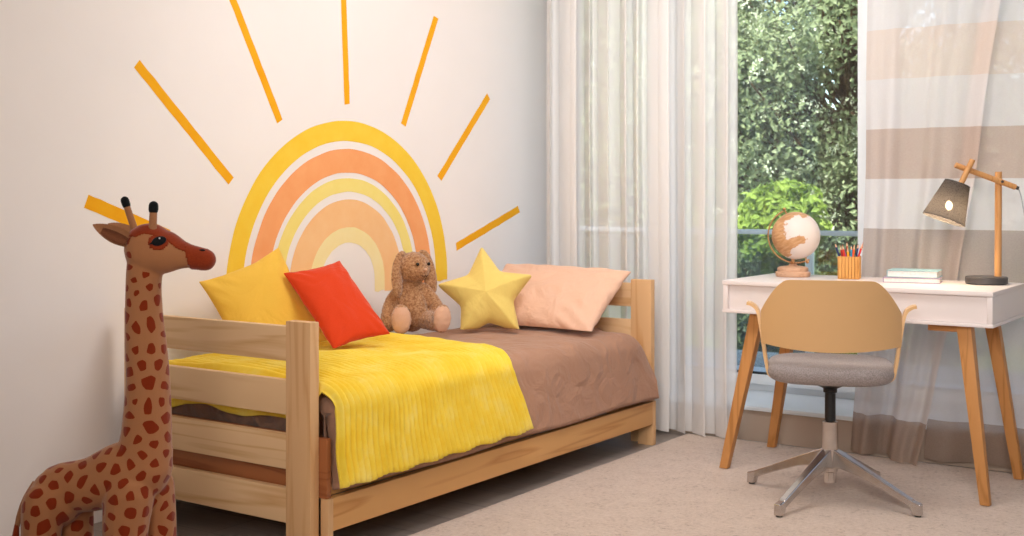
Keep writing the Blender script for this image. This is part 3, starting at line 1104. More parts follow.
# eye: rust patch, black oval, glint (on the near side, and the far one)
for s in (-1, 1):
    best = min((v for v in me.vertices if v.normal.y * s > .5), key=lambda v: (v.co.x - xc(165)) ** 2 + (v.co.z - zc(241)) ** 2)
    bc, bn = best.co.copy(), best.normal.copy()
    ep = patch('eye_patch', gb, lambda c, n: n.y * s > .2 and ((c.x - xc(164.5)) / (9.5 / GP)) ** 2 + ((c.z - zc(241)) / (8.2 / GP)) ** 2 < 1, M['giraffe_rust'], gir, .0022)
    V, Fs = ball((0, 0, 0), (6.6 / GP, .0032, 5.6 / GP), 18)
    V = [Vector((p.x + .35 * p.z, p.y, p.z)) for p in V]
    e = mesh_obj('eye', V, Fs, M['black_cloth'], gir)
    e.location = bc + bn * .003
    e.rotation_euler = Vector((0, s, 0)).rotation_difference(bn).to_euler()
    V, Fs = ball((.001, s * .0032, .006), .0022, 10)
    mesh_obj('glint', V, Fs, M['eye_glint'], e)
    ls = [(-.0155, s * .003, -.008), (-.022, s * .004, -.013)]
    tube('eyelash', ls, [.0028, .0006], M['black_cloth'], e, 6)
    # nostril
    nz = min((v for v in me.vertices if v.normal.z > .1 and v.normal.y * s > .3), key=lambda v: (v.co.x - xc(205)) ** 2 + (v.co.z - zc(251)) ** 2)
    V, Fs = ball(nz.co + nz.normal * .004, (.009, .003, .003), 10)
    mesh_obj('nostril', V, Fs, M['black_cloth'], gir)
# horns
for (u0, v0, u1, v1, y, rr) in ((131, 232, 121, 202, .035, 3.7), (156, 234, 157, 207, -.030, 4.2)):
    h = limb([gp(u0, v0, y, rr), gp((u0 + u1) / 2, (v0 + v1) / 2, y, rr * .92), gp(u1, v1, y, rr * .9)], 14)
    ho = mesh_obj('horn', h[0], h[1], M['giraffe_tan'], gir)
    dx, dz = (u1 - u0) * .16, (v1 - v0) * .16
    t = limb([gp(u1 - dx * .6, v1 - dz * .6, y, rr * 1.14), gp(u1 + dx * .3, v1 + dz * .3, y, rr * 1.14)], 14, 3)
    L(mesh_obj('horn_tip', t[0], t[1], M['black_cloth'], ho), 'black horn tip')
# ears: leaf-shaped folded cloth
for s in (-1, 1):
    V = []
    root = Vector(gp(137, 242, s * .038)); tip = Vector(gp(101, 224, s * .062))
    ax = tip - root; ln = ax.length; ax.normalize()
    up = Vector((0, 0, 1)); side = ax.cross(up).normalized() * s; up = side.cross(ax) * s
    n1, n2 = 16, 12
    for lay in (0, 1):
        for i in range(n1 + 1):
            t = i / n1
            w = .021 * sin(pi * min(1, (.18 + .82 * t))) ** .8 + .0008
            for j in range(n2 + 1):
                a = (j / n2 - .5) * 2
                fold = .013 * (1 - a * a) * (1 - .5 * t)
                V.append(root + ax * ln * t + up * w * a + side * (-fold + lay * .005 * (1 - a * a)))
    k = (n1 + 1) * (n2 + 1)
    Fs = grid_faces(n1 + 1, n2 + 1) + grid_faces(n1 + 1, n2 + 1, k, True)
    ear = mesh_obj('ear', V, Fs, M['giraffe_tan'], gir)
    # darker lining lies in the hollow of the fold
    V = []
    for i in range(2, n1 - 3):
        t = i / n1
        w = .0125 * sin(pi * min(1, (.18 + .82 * t))) ** .9
        for j in range(n2 + 1):
            a = (j / n2 - .5) * 2
            V.append(root + ax * ln * t + up * (w * a - .003) + side * (.0135 - .011 + .008 * (a * a) + .006))
    L(mesh_obj('inner_ear', V, grid_faces(n1 - 5, n2 + 1), M['ear_lining'], ear), 'darker brown ear lining')
# tail with tuft
tp = spline([gp(36, 483, 0, 4), gp(27, 498, -.004, 3.6), gp(21, 514, -.006, 3.2), gp(18, 526, -.006, 2.6)], 6)
V, Fs = tube_data([p[:3] for p in tp], [p[3] for p in tp], 10)
tail = mesh_obj('tail', V, Fs, M['giraffe_tan'], gir)
V, Fs = [], []
for k in range(16):
    a = random.uniform(-1, 1); b_ = random.uniform(-1, 1)
    pth = spline([gp(18, 521, -.006), gp(18 + 2.5 * a, 532, -.006 + .010 * b_), gp(17 + 5 * a, 552 + random.uniform(-4, 6), -.006 + .016 * b_)], 4)
    v_, f_ = tube_data(pth, [.0045] * (len(pth) - 1) + [.0015], 6)
    o = len(V); V += v_; Fs += [tuple(i + o for i in f) for f in f_]
L(mesh_obj('tail_tuft', V, Fs, M['giraffe_rust'], tail), 'dark rust yarn tuft')

# ------------------------------------------------------------------ desk
DX0, DX1, DY0, DY1, DT = -1.99, -.988, 4.335, 4.845, .752
desk = empty('desk', ((DX0 + DX1) / 2, (DY0 + DY1) / 2, RUG), 0, 'white writing desk on splayed oak legs by the window', 'desk')
hx, hy = (DX1 - DX0) / 2, (DY1 - DY0) / 2
zt = DT - RUG; zb = .628 - RUG
box('desktop', (-hx, -hy, zt - .017), (hx, hy, zt), M['white'], desk, .0035)
box('bottom_panel', (-hx, -hy, zb), (hx, hy, zb + .012), M['white'], desk, .003)
box('side_panel', (-hx + .003, -hy + .003, zb + .012), (-hx + .021, hy - .003, zt - .017), M['white'], desk, .002)
box('side_panel', (hx - .021, -hy + .003, zb + .012), (hx - .003, hy - .003, zt - .017), M['white'], desk, .002)
box('front_panel', (-hx + .022, -hy + .017, zb + .0125), (hx - .022, -hy + .032, zt - .0175), M['white'], desk, .002)
box('back_panel', (-hx + .022, hy - .028, zb + .0125), (hx - .022, hy - .012, zt - .0175), M['white'], desk, .002)
cx_, cy_ = desk.location.x, desk.location.y
for (bx, by, tx, ty) in ((-1.996, 4.372, -1.872, 4.412), (-1.996, 4.845, -1.88, 4.79), (-1.018, 4.358, -1.098, 4.405), (-1.008, 4.828, -1.098, 4.785)):
    frustum_leg('leg', (bx - cx_, by - cy_, 0), .033, (tx - cx_, ty - cy_, zb), .05, M['oak_leg'], desk, .003)
for s in (-1, 1):
    # under-frame board that carries each pair of legs
    x0_, x1_ = (-hx + .10, -hx + .20) if s < 0 else (hx - .235, hx - .125)
    for yy in (-hy + .055, hy - .08):
        box('leg_bracket', (x0_ if s > 0 else x0_ + .055, yy, zb - .026), (x1_ if s > 0 else x1_ + .055, yy + .03, zb - .0005), M['oak_rail'], desk, .003)

# ------------------------------------------------------------------ desk chair
CHX, CHY = -1.487, 4.135
chair = empty('desk_chair', (CHX, CHY, RUG), radians(19.8), 'swivel chair with bent wooden back and grey seat at the desk', 'chair')
# local +y faces the desk, camera sees the back (-y)
def chair_back():
    nA, nZ = 49, 21
    th = .011
    V = []
    amax = radians(62)
    for lay in (0, 1):
        for i in range(nA):
            t = i / (nA - 1) * 2 - 1
            x = .232 * t
            q = abs(t)
            y = -.205 + .235 * (1 - sqrt(max(0, 1 - (q * .80) ** 2)))
            # outline
            ztop = .782
            if q > .60:
                k = (q - .60) / .40
                ztop = .782 - .108 * k ** 1.6
            ztop -= .006 * q * q
            zbot = .555 - RUG + .018 * q * q
            for j in range(nZ):
                w = j / (nZ - 1)
                z = zbot + (ztop - RUG * 0 - zbot) * w - .0
                lean = -.035 * (z - .55)  / .2
                off = th * lay
                nrm = Vector((x * 1.3, y - .09, 0)).normalized()
                V.append(Vector((x, y + lean, z)) - nrm * off)
    k = nA * nZ
    Fs = grid_faces(nA, nZ) + grid_faces(nA, nZ, k, True)
    rim = [(i, 0) for i in range(nA)] + [(nA - 1, j) for j in range(1, nZ)] + [(i, nZ - 1) for i in range(nA - 2, -1, -1)] + [(0, j) for j in range(nZ - 2, 0, -1)]
    for a, b_ in zip(rim, rim[1:] + rim[:1]):
        A, B = a[0] * nZ + a[1], b_[0] * nZ + b_[1]
        Fs.append((B, A, A + k, B + k))
    return V, Fs
V, Fs = chair_back()
bk = mesh_obj('backrest', V, Fs, M['ply'], chair)
auto_sharp(bk.data, 40)
for s in (-1, 1):
    # bent ply band: from under the seat up the side, curling outward into the arm
    pr = spline([(.10, .428), (.165, .426), (.206, .438), (.220, .48), (.231, .55), (.241, .615), (.247, .648), (.255, .667), (.270, .678), (.284, .681)], 6)
    V, Fs = [], []
    n = len(pr)
    th = .010
    for i, (x, z) in enumerate(pr):
        a = pr[max(i - 1, 0)]; b_ = pr[min(i + 1, n - 1)]
        tx, tz = b_[0] - a[0], b_[1] - a[1]; l = sqrt(tx * tx + tz * tz)
        nx, nz = tz / l, -tx / l
        f = i / (n - 1)
        y0_ = -.115 + .03 * f; y1_ = -.055 + .03 * f
        for (dn, yy) in ((0, y0_), (0, y1_), (th, y1_), (th, y0_)):
            V.append((s * (x + nx * (dn - th)), yy, z + nz * (dn - th)))
    for i in range(n - 1):
        for k in range(4):
            k2 = (k + 1) % 4
            f = (i * 4 + k, i * 4 + k2, (i + 1) * 4 + k2, (i + 1) * 4 + k)
            Fs.append(f if s < 0 else f[::-1])
    Fs.append((0, 1, 2, 3)); Fs.append(tuple(4 * (n - 1) + k for k in (3, 2, 1, 0)))
    a_ = mesh_obj('armrest', V, Fs, M['ply'], chair)
    auto_sharp(a_.data, 40)
# seat cushion: rounded square with soft edges
def seat_mesh():
    V, Fs = [], []
    n = 48
    prof = [(.0, .412), (.55, .413), (.82, .418), (.945, .428), (1.0, .450), (.985, .472), (.93, .484), (.75, .490), (.4, .491), (.0, .490)]
    for (f, z) in prof:
        for k in range(n):
            a = 2 * pi * k / n
            c, s_ = cos(a), sin(a)
            e = 2 / 3.6
            x = .221 * abs(c) ** e * (1 if c >= 0 else -1); y = .205 * abs(s_) ** e * (1 if s_ >= 0 else -1)
            V.append((x * max(f, .001), y * max(f, .001) + .01, z - .012 * max(0, (y * f)) / .2 * 0))
    for i in range(len(prof) - 1):
        for k in range(n):
            k2 = (k + 1) % n
            Fs.append((i * n + k, i * n + k2, (i + 1) * n + k2, (i + 1) * n + k))
    return V, Fs
V, Fs = seat_mesh()
seat = mesh_obj('seat', V, Fs, M['grey_wool'], chair)
ss = seat.modifiers.new('soft', 'SUBSURF'); ss.levels = 1; ss.render_levels = 1
lathe('gas_lift', [(.02, .225), (.0185, .26), (.0185, .372), (.024, .375), (.024, .388), (.06, .405), (.065, .414)], M['black_plastic'], chair, 24)
lathe('column', [(.021, .060), (.021, .095), (.026, .10), (.028, .165), (.026, .268), (.027, .272), (.02, .276)], M['steel'], chair, 28)
for k in range(4):
    a = radians(45 + 90 * k + 14.7)
    # tapered arm with a turned-down foot, cast as one bar
    pr = [(.018, .178, .072, .024), (.05, .165, .078, .021), (.12, .135, .078, .018), (.22, .083, .052, .0155), (.30, .048, .024, .0145), (.335, .034, .0, .0145)]
    V, Fs = [], []
    pr = [(.012, .182, .110, .020), (.05, .166, .115, .020), (.12, .136, .100, .018), (.20, .100, .070, .016), (.27, .068, .042, .015), (.305, .053, .026, .0145), (.312, .049, .004, .0145), (.338, .042, .004, .014)]
    d = Vector((cos(a), sin(a), 0)); nrm = Vector((-sin(a), cos(a), 0))
    for (r_, zt_, zb_, w) in pr:
        for (sx, zz) in ((-1, zb_), (1, zb_), (.82, zt_), (-.82, zt_)):
            p = d * r_ + nrm * w * sx
            V.append((p.x, p.y, zz))
    for i in range(len(pr) - 1):
        for q in range(4):
            q2 = (q + 1) % 4
            Fs.append((i * 4 + q, (i + 1) * 4 + q, (i + 1) * 4 + q2, i * 4 + q2))
    Fs.append((0, 1, 2, 3)); e = 4 * (len(pr) - 1); Fs.append((e + 3, e + 2, e + 1, e))
    lg = mesh_obj('base_leg', V, Fs, M['steel'], chair, smooth=False)
    bv = lg.modifiers.new('b', 'BEVEL'); bv.width = .003; bv.segments = 2
    p = d * .325
    L(lathe('glide', [(.011, 0), (.011, .008)], M['foot_pad'], lg, 16, (p.x, p.y, -.002 + .002)), 'dark glide under the foot')

# ------------------------------------------------------------------ things on the desk
# globe
gx, gy = -1.842, 4.69
globe = empty('desk_globe', (gx, gy, DT + .001), radians(20), 'small white and wood globe on a turned wooden foot, on the desk', 'globe')
lathe('foot', [(.066, 0), (.069, .006), (.069, .018), (.060, .022), (.062, .027), (.060, .036), (.050, .040), (.018, .044), (.014, .05)], M['greywood'], globe, 40)
lathe('stem', [(.010, .048), (.014, .052), (.008, .058), (.007, .072)], M['brass'], globe, 20)
gc = Vector((.012, 0, .165)); gr = .096
tilt = radians(23)
axis = Vector((-sin(tilt), 0, cos(tilt)))
V, Fs = ball((0, 0, 0), gr, 48)
gs = mesh_obj('sphere', V, Fs, M['globe'], globe); gs.location = gc; gs.rotation_euler = (0, -tilt, 0)
mer = []
R2 = gr + .014
for i in range(41):
    a = radians(90 + 4 + (176 + 6) * i / 40)           # from the north pin round the left to the south pin
    v = Vector((cos(a) * R2, 0, sin(a) * R2))
    v.rotate(Euler((0, -tilt, 0)))
    mer.append(gc + v)
tube('meridian', mer, .0032, M['brass'], globe, 10)
for s in (1, -1):
    p = gc + axis * s * (gr - .002); q = gc + axis * s * (R2 + .006)
    pin = tube('pin', [p, q], .0035, M['brass'], globe, 10)
    V, Fs = ball(q, .0065, 12)
    mesh_obj('pin_knob', V, Fs, M['brass'], pin)

# pencil holder: bamboo slats round a square box
PHX, PHY = -1.612, 4.70
ph = empty('pencil_holder', (PHX, PHY, DT + .001), radians(12), 'square ribbed bamboo pencil pot beside the globe', 'pencil holder')
bm = bmesh.new()
hs = .037
add_box(bm, (-hs, -hs, 0), (hs, hs, .006), .001)
for (lo, hi) in (((-hs, -hs, .006), (hs, -hs + .005, .086)), ((-hs, hs - .005, .006), (hs, hs, .086)), ((-hs, -hs + .005, .006), (-hs + .005, hs - .005, .086)), ((hs - .005, -hs + .005, .006), (hs, hs - .005, .086))):
    add_box(bm, lo, hi, 0)
bm_obj('pot', bm, M['bamboo_dark'], ph)
bm = bmesh.new()
for i in range(6):
    c = -hs + .0064 + i * (2 * hs - .0128) / 5
    for s in (-1, 1):
        add_box(bm, (c - .0052, s * hs - .004 if s < 0 else hs, .0), (c + .0052, -hs if s < 0 else hs + .004, .088), .0014)
        add_box(bm, (s * hs - .004 if s < 0 else hs, c - .0052, .0), (-hs if s < 0 else hs + .004, c + .0052, .088), .0014)
bm_obj('ribs', bm, M['bamboo'], ph, True)
cols = [('1f2a5c', 'navy blue'), ('b5232c', 'crimson'), ('d8432c', 'red'), ('8a1f2f', 'maroon'), ('f0a52a', 'amber'), ('3f8fb8', 'sky blue'), ('e4572a', 'orange'), ('26336b', 'dark blue'), ('c52f35', 'scarlet'), ('d5468a', 'pink'), ('d9352c', 'bright red')]
spots = [(-.026, -.008, -.16, .0, .124), (-.021, .016, -.11, .05, .112), (-.014, -.012, -.07, -.02, .116), (-.006, .010, -.03, .02, .128), (.000, -.016, -.03, -.03, .108),
         (.006, .004, .01, .02, .116), (.012, -.012, .05, -.02, .118), (.020, .012, .08, .03, .121), (.024, -.006, .14, .0, .120), (-.002, .022, -.14, .05, .113), (.015, .022, .17, .03, .127)]
spot_words = ['at the pot\'s near left corner, leaning out furthest', 'standing left of the pot\'s middle row', 'second from the left rim', 'tallest in the middle of the pot', 'short, in the centre front of the pot',
              'upright in the middle behind the amber one', 'right of centre in the bamboo pot', 'leaning gently toward the lamp', 'by the pot\'s rim toward the books', 'at the back rim leaning toward the globe', 'leaning out furthest toward the books']
for (c, nm), (px, py, lx, ly, ht), wd in zip(cols, spots, spot_words):
    mc = bpy.data.materials.get('paint_' + nm.replace(' ', '_')) or mottled('paint_' + nm.replace(' ', '_'), c, c, 5, .4, .4)
    pe = empty('colored_pencil', (0, 0, 0), 0, nm + ' coloured pencil ' + wd, 'pencil', 'coloured pencils in the bamboo pot')
    foot = Vector((px * .75 - lx * .03, py * .75, .007)); top = foot + Vector((lx * 1.9, ly, 1)) * (ht + .010)
    pe.location = Vector((PHX, PHY, DT)) + Matrix.Rotation(radians(12), 3, 'Z') @ foot
    d = Matrix.Rotation(radians(12), 3, 'Z') @ (top - foot); ln = d.length
    pe.rotation_euler = Vector((0, 0, 1)).rotation_difference(d).to_euler()
    lathe('barrel', [(.0041, 0), (.0041, ln - .018)], mc, pe, 6)
    lathe('sharpened_wood', [(.0040, ln - .018), (.0014, ln - .005)], M['pad'], pe, 12)
    lathe('lead', [(.0014, ln - .005), (.0003, ln)], mc, pe, 10)

# books
def book(name, loc, rz, w, d, t, cover, label):
    bk_ = empty(name, loc, rz, label, 'book', 'books stacked on the desk')
    bm = bmesh.new()
    add_box(bm, (-w / 2, -d / 2, 0), (w / 2, d / 2, .0025), .0008)
    add_box(bm, (-w / 2, -d / 2, t - .0025), (w / 2, d / 2, t), .0008)
    add_box(bm, (-w / 2, -d / 2, .0025), (-w / 2 + .003, d / 2, t - .0025), 0)
    bm_obj('cover', bm, cover, bk_)
    box('pages', (-w / 2 + .003, -d / 2 + .004, .0027), (w / 2 - .004, d / 2 - .004, t - .0027), M['paper'], bk_, 0)
    return bk_
book('book', (-1.353, 4.66, DT + .0005), radians(12), .205, .15, .019, M['book_lilac'], 'thin lilac-covered book lying at the bottom of the pair on the desk')
book('book', (-1.350, 4.675, DT + .020), radians(8), .185, .14, .026, M['book_blue'], 'pale blue book lying on top of the lilac book')

# lamp
LX, LY = -1.098, 4.712
lamp = empty('desk_lamp', (LX, LY, DT + .001), YAW, 'wooden-armed lamp with grey cone shade, lit, at the end of the desk', 'lamp')
LK = 4.507 / F
def lp(u, v, y=0.0): return Vector(((u - 987) * LK, y, 1.09 - (v - 193) * LK - DT))
lathe('base', [(.070, 0), (.075, .003), (.075, .024), (.072, .027), (0.0, .028)], M['lamp_metal'], lamp, 48)
tube('pole', [lp(998.5, 279), lp(999, 172)], .0125, M['lampwood'], lamp, 20)
tube('arm', [lp(953.5, 165.5, -.026), lp(1013, 187.5, -.026)], .0105, M['lampwood'], lamp, 18)
bolt = tube('bolt', [lp(998.8, 182, -.040), lp(998.8, 182, .016)], .005, M['lamp_metal'], lamp, 12)
tube('cap', [lp(1012.5, 187.3, -.026), lp(1016, 188.6, -.026)], .007, M['lamp_metal'], lamp, 12)
tube('shade_rod', [lp(968, 160.5, -.050), lp(956.5, 184, -.050)], .0105, M['lampwood'], lamp, 18)
tube('cord', spline([tuple(lp(1015.5, 188.3, -.026)), tuple(lp(1018, 195, -.028)), tuple(lp(1020.5, 212, -.034)), tuple(lp(1024, 236, -.042)), (.147, -.046, .0), (.150, -.045, -.4), (.152, -.04, -.725)], 6), .0022, M['cable'], lamp, 8)
# cone shade
a0 = lp(953, 183.5, -.050); a1 = lp(939.5, 219.5, -.050)
axv = (a1 - a0); sl = axv.length; axv.normalize()
m, nt, out = new_mat('shade_fabric')
tr = node(nt, 'ShaderNodeBsdfTransparent'); di = node(nt, 'ShaderNodeBsdfDiffuse'); tl = node(nt, 'ShaderNodeBsdfTranslucent')
n = node(nt, 'ShaderNodeTexNoise', Scale=300, Detail=2)
nt.links.new(coords(nt), n.inputs['Vector'])
r = ramp(nt, n.outputs[0], [(.3, lin('504b4b')), (.7, lin('625d5c'))])
nt.links.new(r.outputs[0], di.inputs[0]); nt.links.new(r.outputs[0], tl.inputs[0])
mx = node(nt, 'ShaderNodeMixShader'); mx.inputs[0].default_value = .45
nt.links.new(di.outputs[0], mx.inputs[1]); nt.links.new(tl.outputs[0], mx.inputs[2])
fx = node(nt, 'ShaderNodeMixShader'); fx.inputs[0].default_value = .80
nt.links.new(tr.outputs[0], fx.inputs[1]); nt.links.new(mx.outputs[0], fx.inputs[2])
nt.links.new(fx.outputs[0], out.inputs[0])
M['shade'] = m
sh = lathe('lamp_shade', [(.0, 0), (.043, 0), (.046, .001), (.0775, sl), (.0765, sl), (.0445, .003), (.0, .0025)], M['shade'], lamp, 48, a0, axv)
R_ = Vector((0, 0, 1)).rotation_difference(axv).to_matrix()
def ring(z, r, rr, nm):
    tube(nm, [a0 + R_ @ Vector((r * cos(2 * pi * k / 40), r * sin(2 * pi * k / 40), z)) for k in range(41)], rr, M['lamp_metal'], sh, 6, False)
ring(.001, .0455, .0014, 'rim'); ring(sl, .0772, .0014, 'rim')
m, nt, out = new_mat('lit_bulb')
em = node(nt, 'ShaderNodeEmission', Strength=110); em.inputs[0].default_value = lin('ffd9a0')
nt.links.new(em.outputs[0], out.inputs[0])
bc = a0 + axv * .088
lathe('socket', [(.013, .003), (.013, .045), (.010, .052)], M['lamp_metal'], lamp, 20, a0, axv)
V, Fs = ball(bc, (.012, .012, .017), 20)
bulb = mesh_obj('bulb', V, Fs, m, lamp)

# ------------------------------------------------------------------ curtains
def curtain(name, pathfn, n, z0, z1, m, nz=40, th=0.0):
    V = []
    for i in range(n + 1):
        for j in range(nz + 1):
            V.append(pathfn(i / n, j / nz))
    return mesh_obj(name, V, grid_faces(n + 1, nz + 1), m)

# left voile: gathered folds as a smooth path whose loops overlap
random.seed(5)
def fold_track(x0, x1, folds, amp, over, seed):
    """list of (x,y) with omega folds"""
    rnd = random.Random(seed)
    ctr = [x0]
    ws = [rnd.uniform(.55, 1.5) for _ in range(folds)]
    t = sum(ws)
    for w in ws: ctr.append(ctr[-1] + (x1 - x0) * w / t)
    pts = []
    for k in range(folds):
        a, b_ = ctr[k], ctr[k + 1]
        w = b_ - a
        A = amp * rnd.uniform(.6, 1.2)
        ov = over * rnd.uniform(.3, 1.3) * w
        pts += [(a, 0), (a + w * .28 + ov, -A), (a + w * .62 - ov * .2, -A * .8), (a + w * .62 - ov, A * .6), (a + w * .9 - ov * .3, A * .8)]
    pts.append((x1, 0))
    return spline(pts, 6)
tr_ = fold_track(-3.165, -2.18, 10, .045, .42, 8)
def voile(i, j):
    k = i * (len(tr_) - 1); a = int(k); a = min(a, len(tr_) - 2); f = k - a
    x = tr_[a][0] * (1 - f) + tr_[a + 1][0] * f; y = tr_[a][1] * (1 - f) + tr_[a + 1][1] * f
    z = .022 + (2.58 - .022) * j
    sp = 1 + .10 * (1 - j)                      # folds open a little toward the hem
    x += .012 * noise.noise(Vector((x * 4, j * 2.2, 1))) * (1 - j)
    y *= sp
    y += 4.905 + .012 * (1 - j) * noise.noise(Vector((x * 6, j * 3, 7)))
    return (x, y, z)
cu = curtain('sheer_curtain', voile, 700, 0, 2.6, M['voile'], 36)
cu['label'] = 'white sheer gathered curtain hanging behind the headboard in front of the window'; cu['category'] = 'curtain'

def right_panel(x0, x1, seed, y0, amp, wav, edge, bulge):
    """edge(z) -> (x0, x1) of the panel at height z"""
    def f(i, j):
        z = .022 + (2.58 - .022) * j
        a, b_ = edge(z)
        x = a + (b_ - a) * i
        y = y0 + amp * (sin(i * wav + seed) + .45 * sin(i * wav * 2.3 + seed * 2)) * (.6 + .5 * (1 - j))
        y += .010 * noise.noise(Vector((i * 9, z * 2, seed)))
        y -= bulge(i, z)
        return (x, y, z)
    return f
def lerp_tab(z, tab):
    for (za, xa), (zb_, xb) in zip(tab, tab[1:]):
        if z <= zb_:
            t = max(0, (z - za) / (zb_ - za)); t = t * t * (3 - 2 * t) * .35 + t * .65
            return xa + (xb - xa) * t
    return tab[-1][1]
c_a = curtain('banded_curtain', right_panel(0, 0, 1.3, 4.945, .016, 15,
              lambda z: (lerp_tab(z, [(0, -1.70), (.5, -1.66), (1.2, -1.633), (2.6, -1.62)]), lerp_tab(z, [(0, -1.385), (.3, -1.33), (.72, -1.26), (1.3, -1.17), (2.6, -.98)])),
              lambda i, z: (.20 * max(0, i - .35) * max(0, 1 - z / .7) ** 1.2 + .03 * sin(i * 10) * max(0, 1 - z / .4)) + .015 * i), 220, 0, 2.6, M['banded'], 70)
tag(c_a, 'cream and taupe striped curtain panel beside the open window, its corner sweeping under the desk', 'curtain', 'striped curtain panels')
c_b = curtain('banded_curtain', right_panel(0, 0, 4.1, 4.968, .008, 15, lambda z: (lerp_tab(z, [(0, -1.40), (2.6, -1.10)]), -.45),
              lambda i, z: .010 * sin(i * 19) * max(0, 1 - z / .5)), 220, 0, 2.6, M['banded'], 70)
tag(c_b, 'cream and taupe striped curtain panel behind the lamp', 'curtain', 'striped curtain panels')

# ------------------------------------------------------------------ outside
structure('ground', (-16, 5.62, -.55), (8, 26, -.35), M['soil'])
structure('terrace', (-9, 5.6, -.36), (4, 7.7, .02), M['patio'])
ra = empty('balcony_railing', (-2.5, 6.62, .02), 0, 'grey metal and glass balustrade outside the window', 'railing')
box('top_rail', (-4, -.02, .83), (4, .02, .858), M['rail_metal'], ra, .004)
for k in range(5):
    x = -4 + k * 2
    box('post', (x - .02, -.02, 0), (x + .02, .02, .83), M['rail_metal'], ra, .003)
for k in range(4):
    x = -4 + k * 2
    box('glass_panel', (x + .03, -.005, .06), (x + 1.97, .005, .825), M['glass_grey'], ra, 0)

def leaf_quads(pts, size, seed, V, Fs, up=.3):
    rnd = random.Random(seed)
    for (p, nrm) in pts:
        s = size * rnd.uniform(.6, 1.3)
        n = (nrm + Vector((rnd.uniform(-1, 1), rnd.uniform(-1, 1), rnd.uniform(-1, 1) + up))).normalized()
        t = n.orthogonal().normalized()
        t.rotate(Matrix.Rotation(rnd.uniform(0, 6.28), 3, n))
        b_ = n.cross(t)
        k = len(V)
        V += [p - t * s * .5, p + b_ * s * .26 + n * s * .05, p + t * s * .5 - n * s * .08, p - b_ * s * .26 + n * s * .05]
        Fs.append((k, k + 1, k + 2, k + 3))

def tree(name, base, height, crown, n, leaf, mleaf, label, cat='tree', blobs=40, trunk_r=.12, seed=1, group=None, blossom=0, blob_r=.42):
    """crown: (cx,cy,cz, rx,ry,rz) relative to base; leaves cluster in sprays round the branch ends"""
    rnd = random.Random(seed)
    t = empty(name, base, 0, label, cat, group)
    cx, cy, cz, rx, ry, rz = crown
    heads = []
    while len(heads) < blobs:
        v = Vector((rnd.uniform(-1, 1), rnd.uniform(-1, 1), rnd.uniform(-1, 1)))
        if v.length > 1 or v.length < .35: continue
        if rnd.random() > .3 and v.y > .25: continue          # most sprays on the side facing the house
        heads.append(Vector((cx + v.x * rx, cy + v.y * ry, cz + v.z * rz)))
    V, Fs = tube_data(spline([(0, 0, 0), (.05, .02, height * .4), (cx * .5, cy * .5, height * .75), (cx, cy, height)], 5), [trunk_r * (1 - .6 * i / 15) for i in range(16)], 10)
    for h in heads:
        st = Vector((cx * .4, cy * .4, min(height * .9, max(height * .3, h.z - .5 * rz))))
        mid = st.lerp(h, .55) + Vector((rnd.uniform(-.1, .1), rnd.uniform(-.1, .1), .05)) * rx * .4
        v_, f_ = tube_data(spline([tuple(st), tuple(mid), tuple(h)], 4), [trunk_r * .22 * (1 - .09 * i) for i in range(9)], 6)
        o = len(V); V += v_; Fs += [tuple(i + o for i in f) for f in f_]
    mesh_obj('trunk', V, Fs, M['bark'], t)
    pts, bl_ = [], []
    per_ = n // blobs
    for h in heads:
        R = blob_r * rnd.uniform(.6, 1.25) * min(rx, rz)
        for _ in range(per_):
            v = Vector((rnd.gauss(0, 1), rnd.gauss(0, 1), rnd.gauss(0, 1)))
            v.normalize()
            rr = R * rnd.uniform(.35, 1) ** .6
            p = h + Vector((v.x * rr, v.y * rr, v.z * rr * .75))
            pts.append((p, v))
        if blossom:
            for _ in range(blossom):
                v = Vector((rnd.uniform(-1, 1), rnd.uniform(-1, .1), rnd.uniform(-.2, 1))).normalized()
                c = h + v * R * rnd.uniform(.8, 1.02)
                for _ in range(12):
                    w = Vector((rnd.gauss(0, 1), rnd.gauss(0, 1), rnd.gauss(0, 1))) * .026
                    bl_.append((c + w, v))
    V, Fs = [], []
    leaf_quads(pts, leaf, seed, V, Fs)
    mesh_obj('foliage', V, Fs, mleaf, t, smooth=False)
    if bl_:
        V, Fs = [], []
        leaf_quads(bl_, leaf * .55, seed + 1, V, Fs)
        mesh_obj('blossom', V, Fs, M['blossom'], t, smooth=False)
    return t
tree('garden_tree', (-4.0, 11.6, -.4), 3.4, (0, 0, 2.6, 2.0, 1.6, 2.4), 90000, .068, M['leaf_dark'], 'tall dense green tree with cream blossom filling the uncovered window', seed=3, blobs=190, blossom=7, blob_r=.28)
tree('garden_tree', (-8.7, 16.0, -.4), 3.4, (0, 0, 2.7, 2.4, 1.5, 2.5), 36000, .13, M['leaf_dark'], 'farther green tree seen hazily through the white sheer curtain', seed=6, blobs=100, blob_r=.34)
tree('round_bush', (-3.27, 8.15, -.36), .9, (0, 0, 1.2, .30, .28, .32), 3800, .075, M['leaf_bright'], 'bright yellow-green round bush outside behind the globe', 'bush', seed=9, blobs=36, trunk_r=.05, blob_r=.42)
tree('garden_shrub', (-2.45, 8.9, -.36), .8, (0, 0, .75, .55, .4, .62), 5200, .08, M['leaf_dark'], 'dark green low shrub outside behind the pencil pot', 'bush', seed=12, blobs=34, trunk_r=.05, blob_r=.36)
tree('garden_shrub', (-3.95, 9.3, -.36), .7, (0, 0, .55, .6, .4, .5), 5200, .08, M['leaf_dark'], 'dark green low shrub outside below the bright round bush', 'bush', seed=14, blobs=34, trunk_r=.05, blob_r=.36)
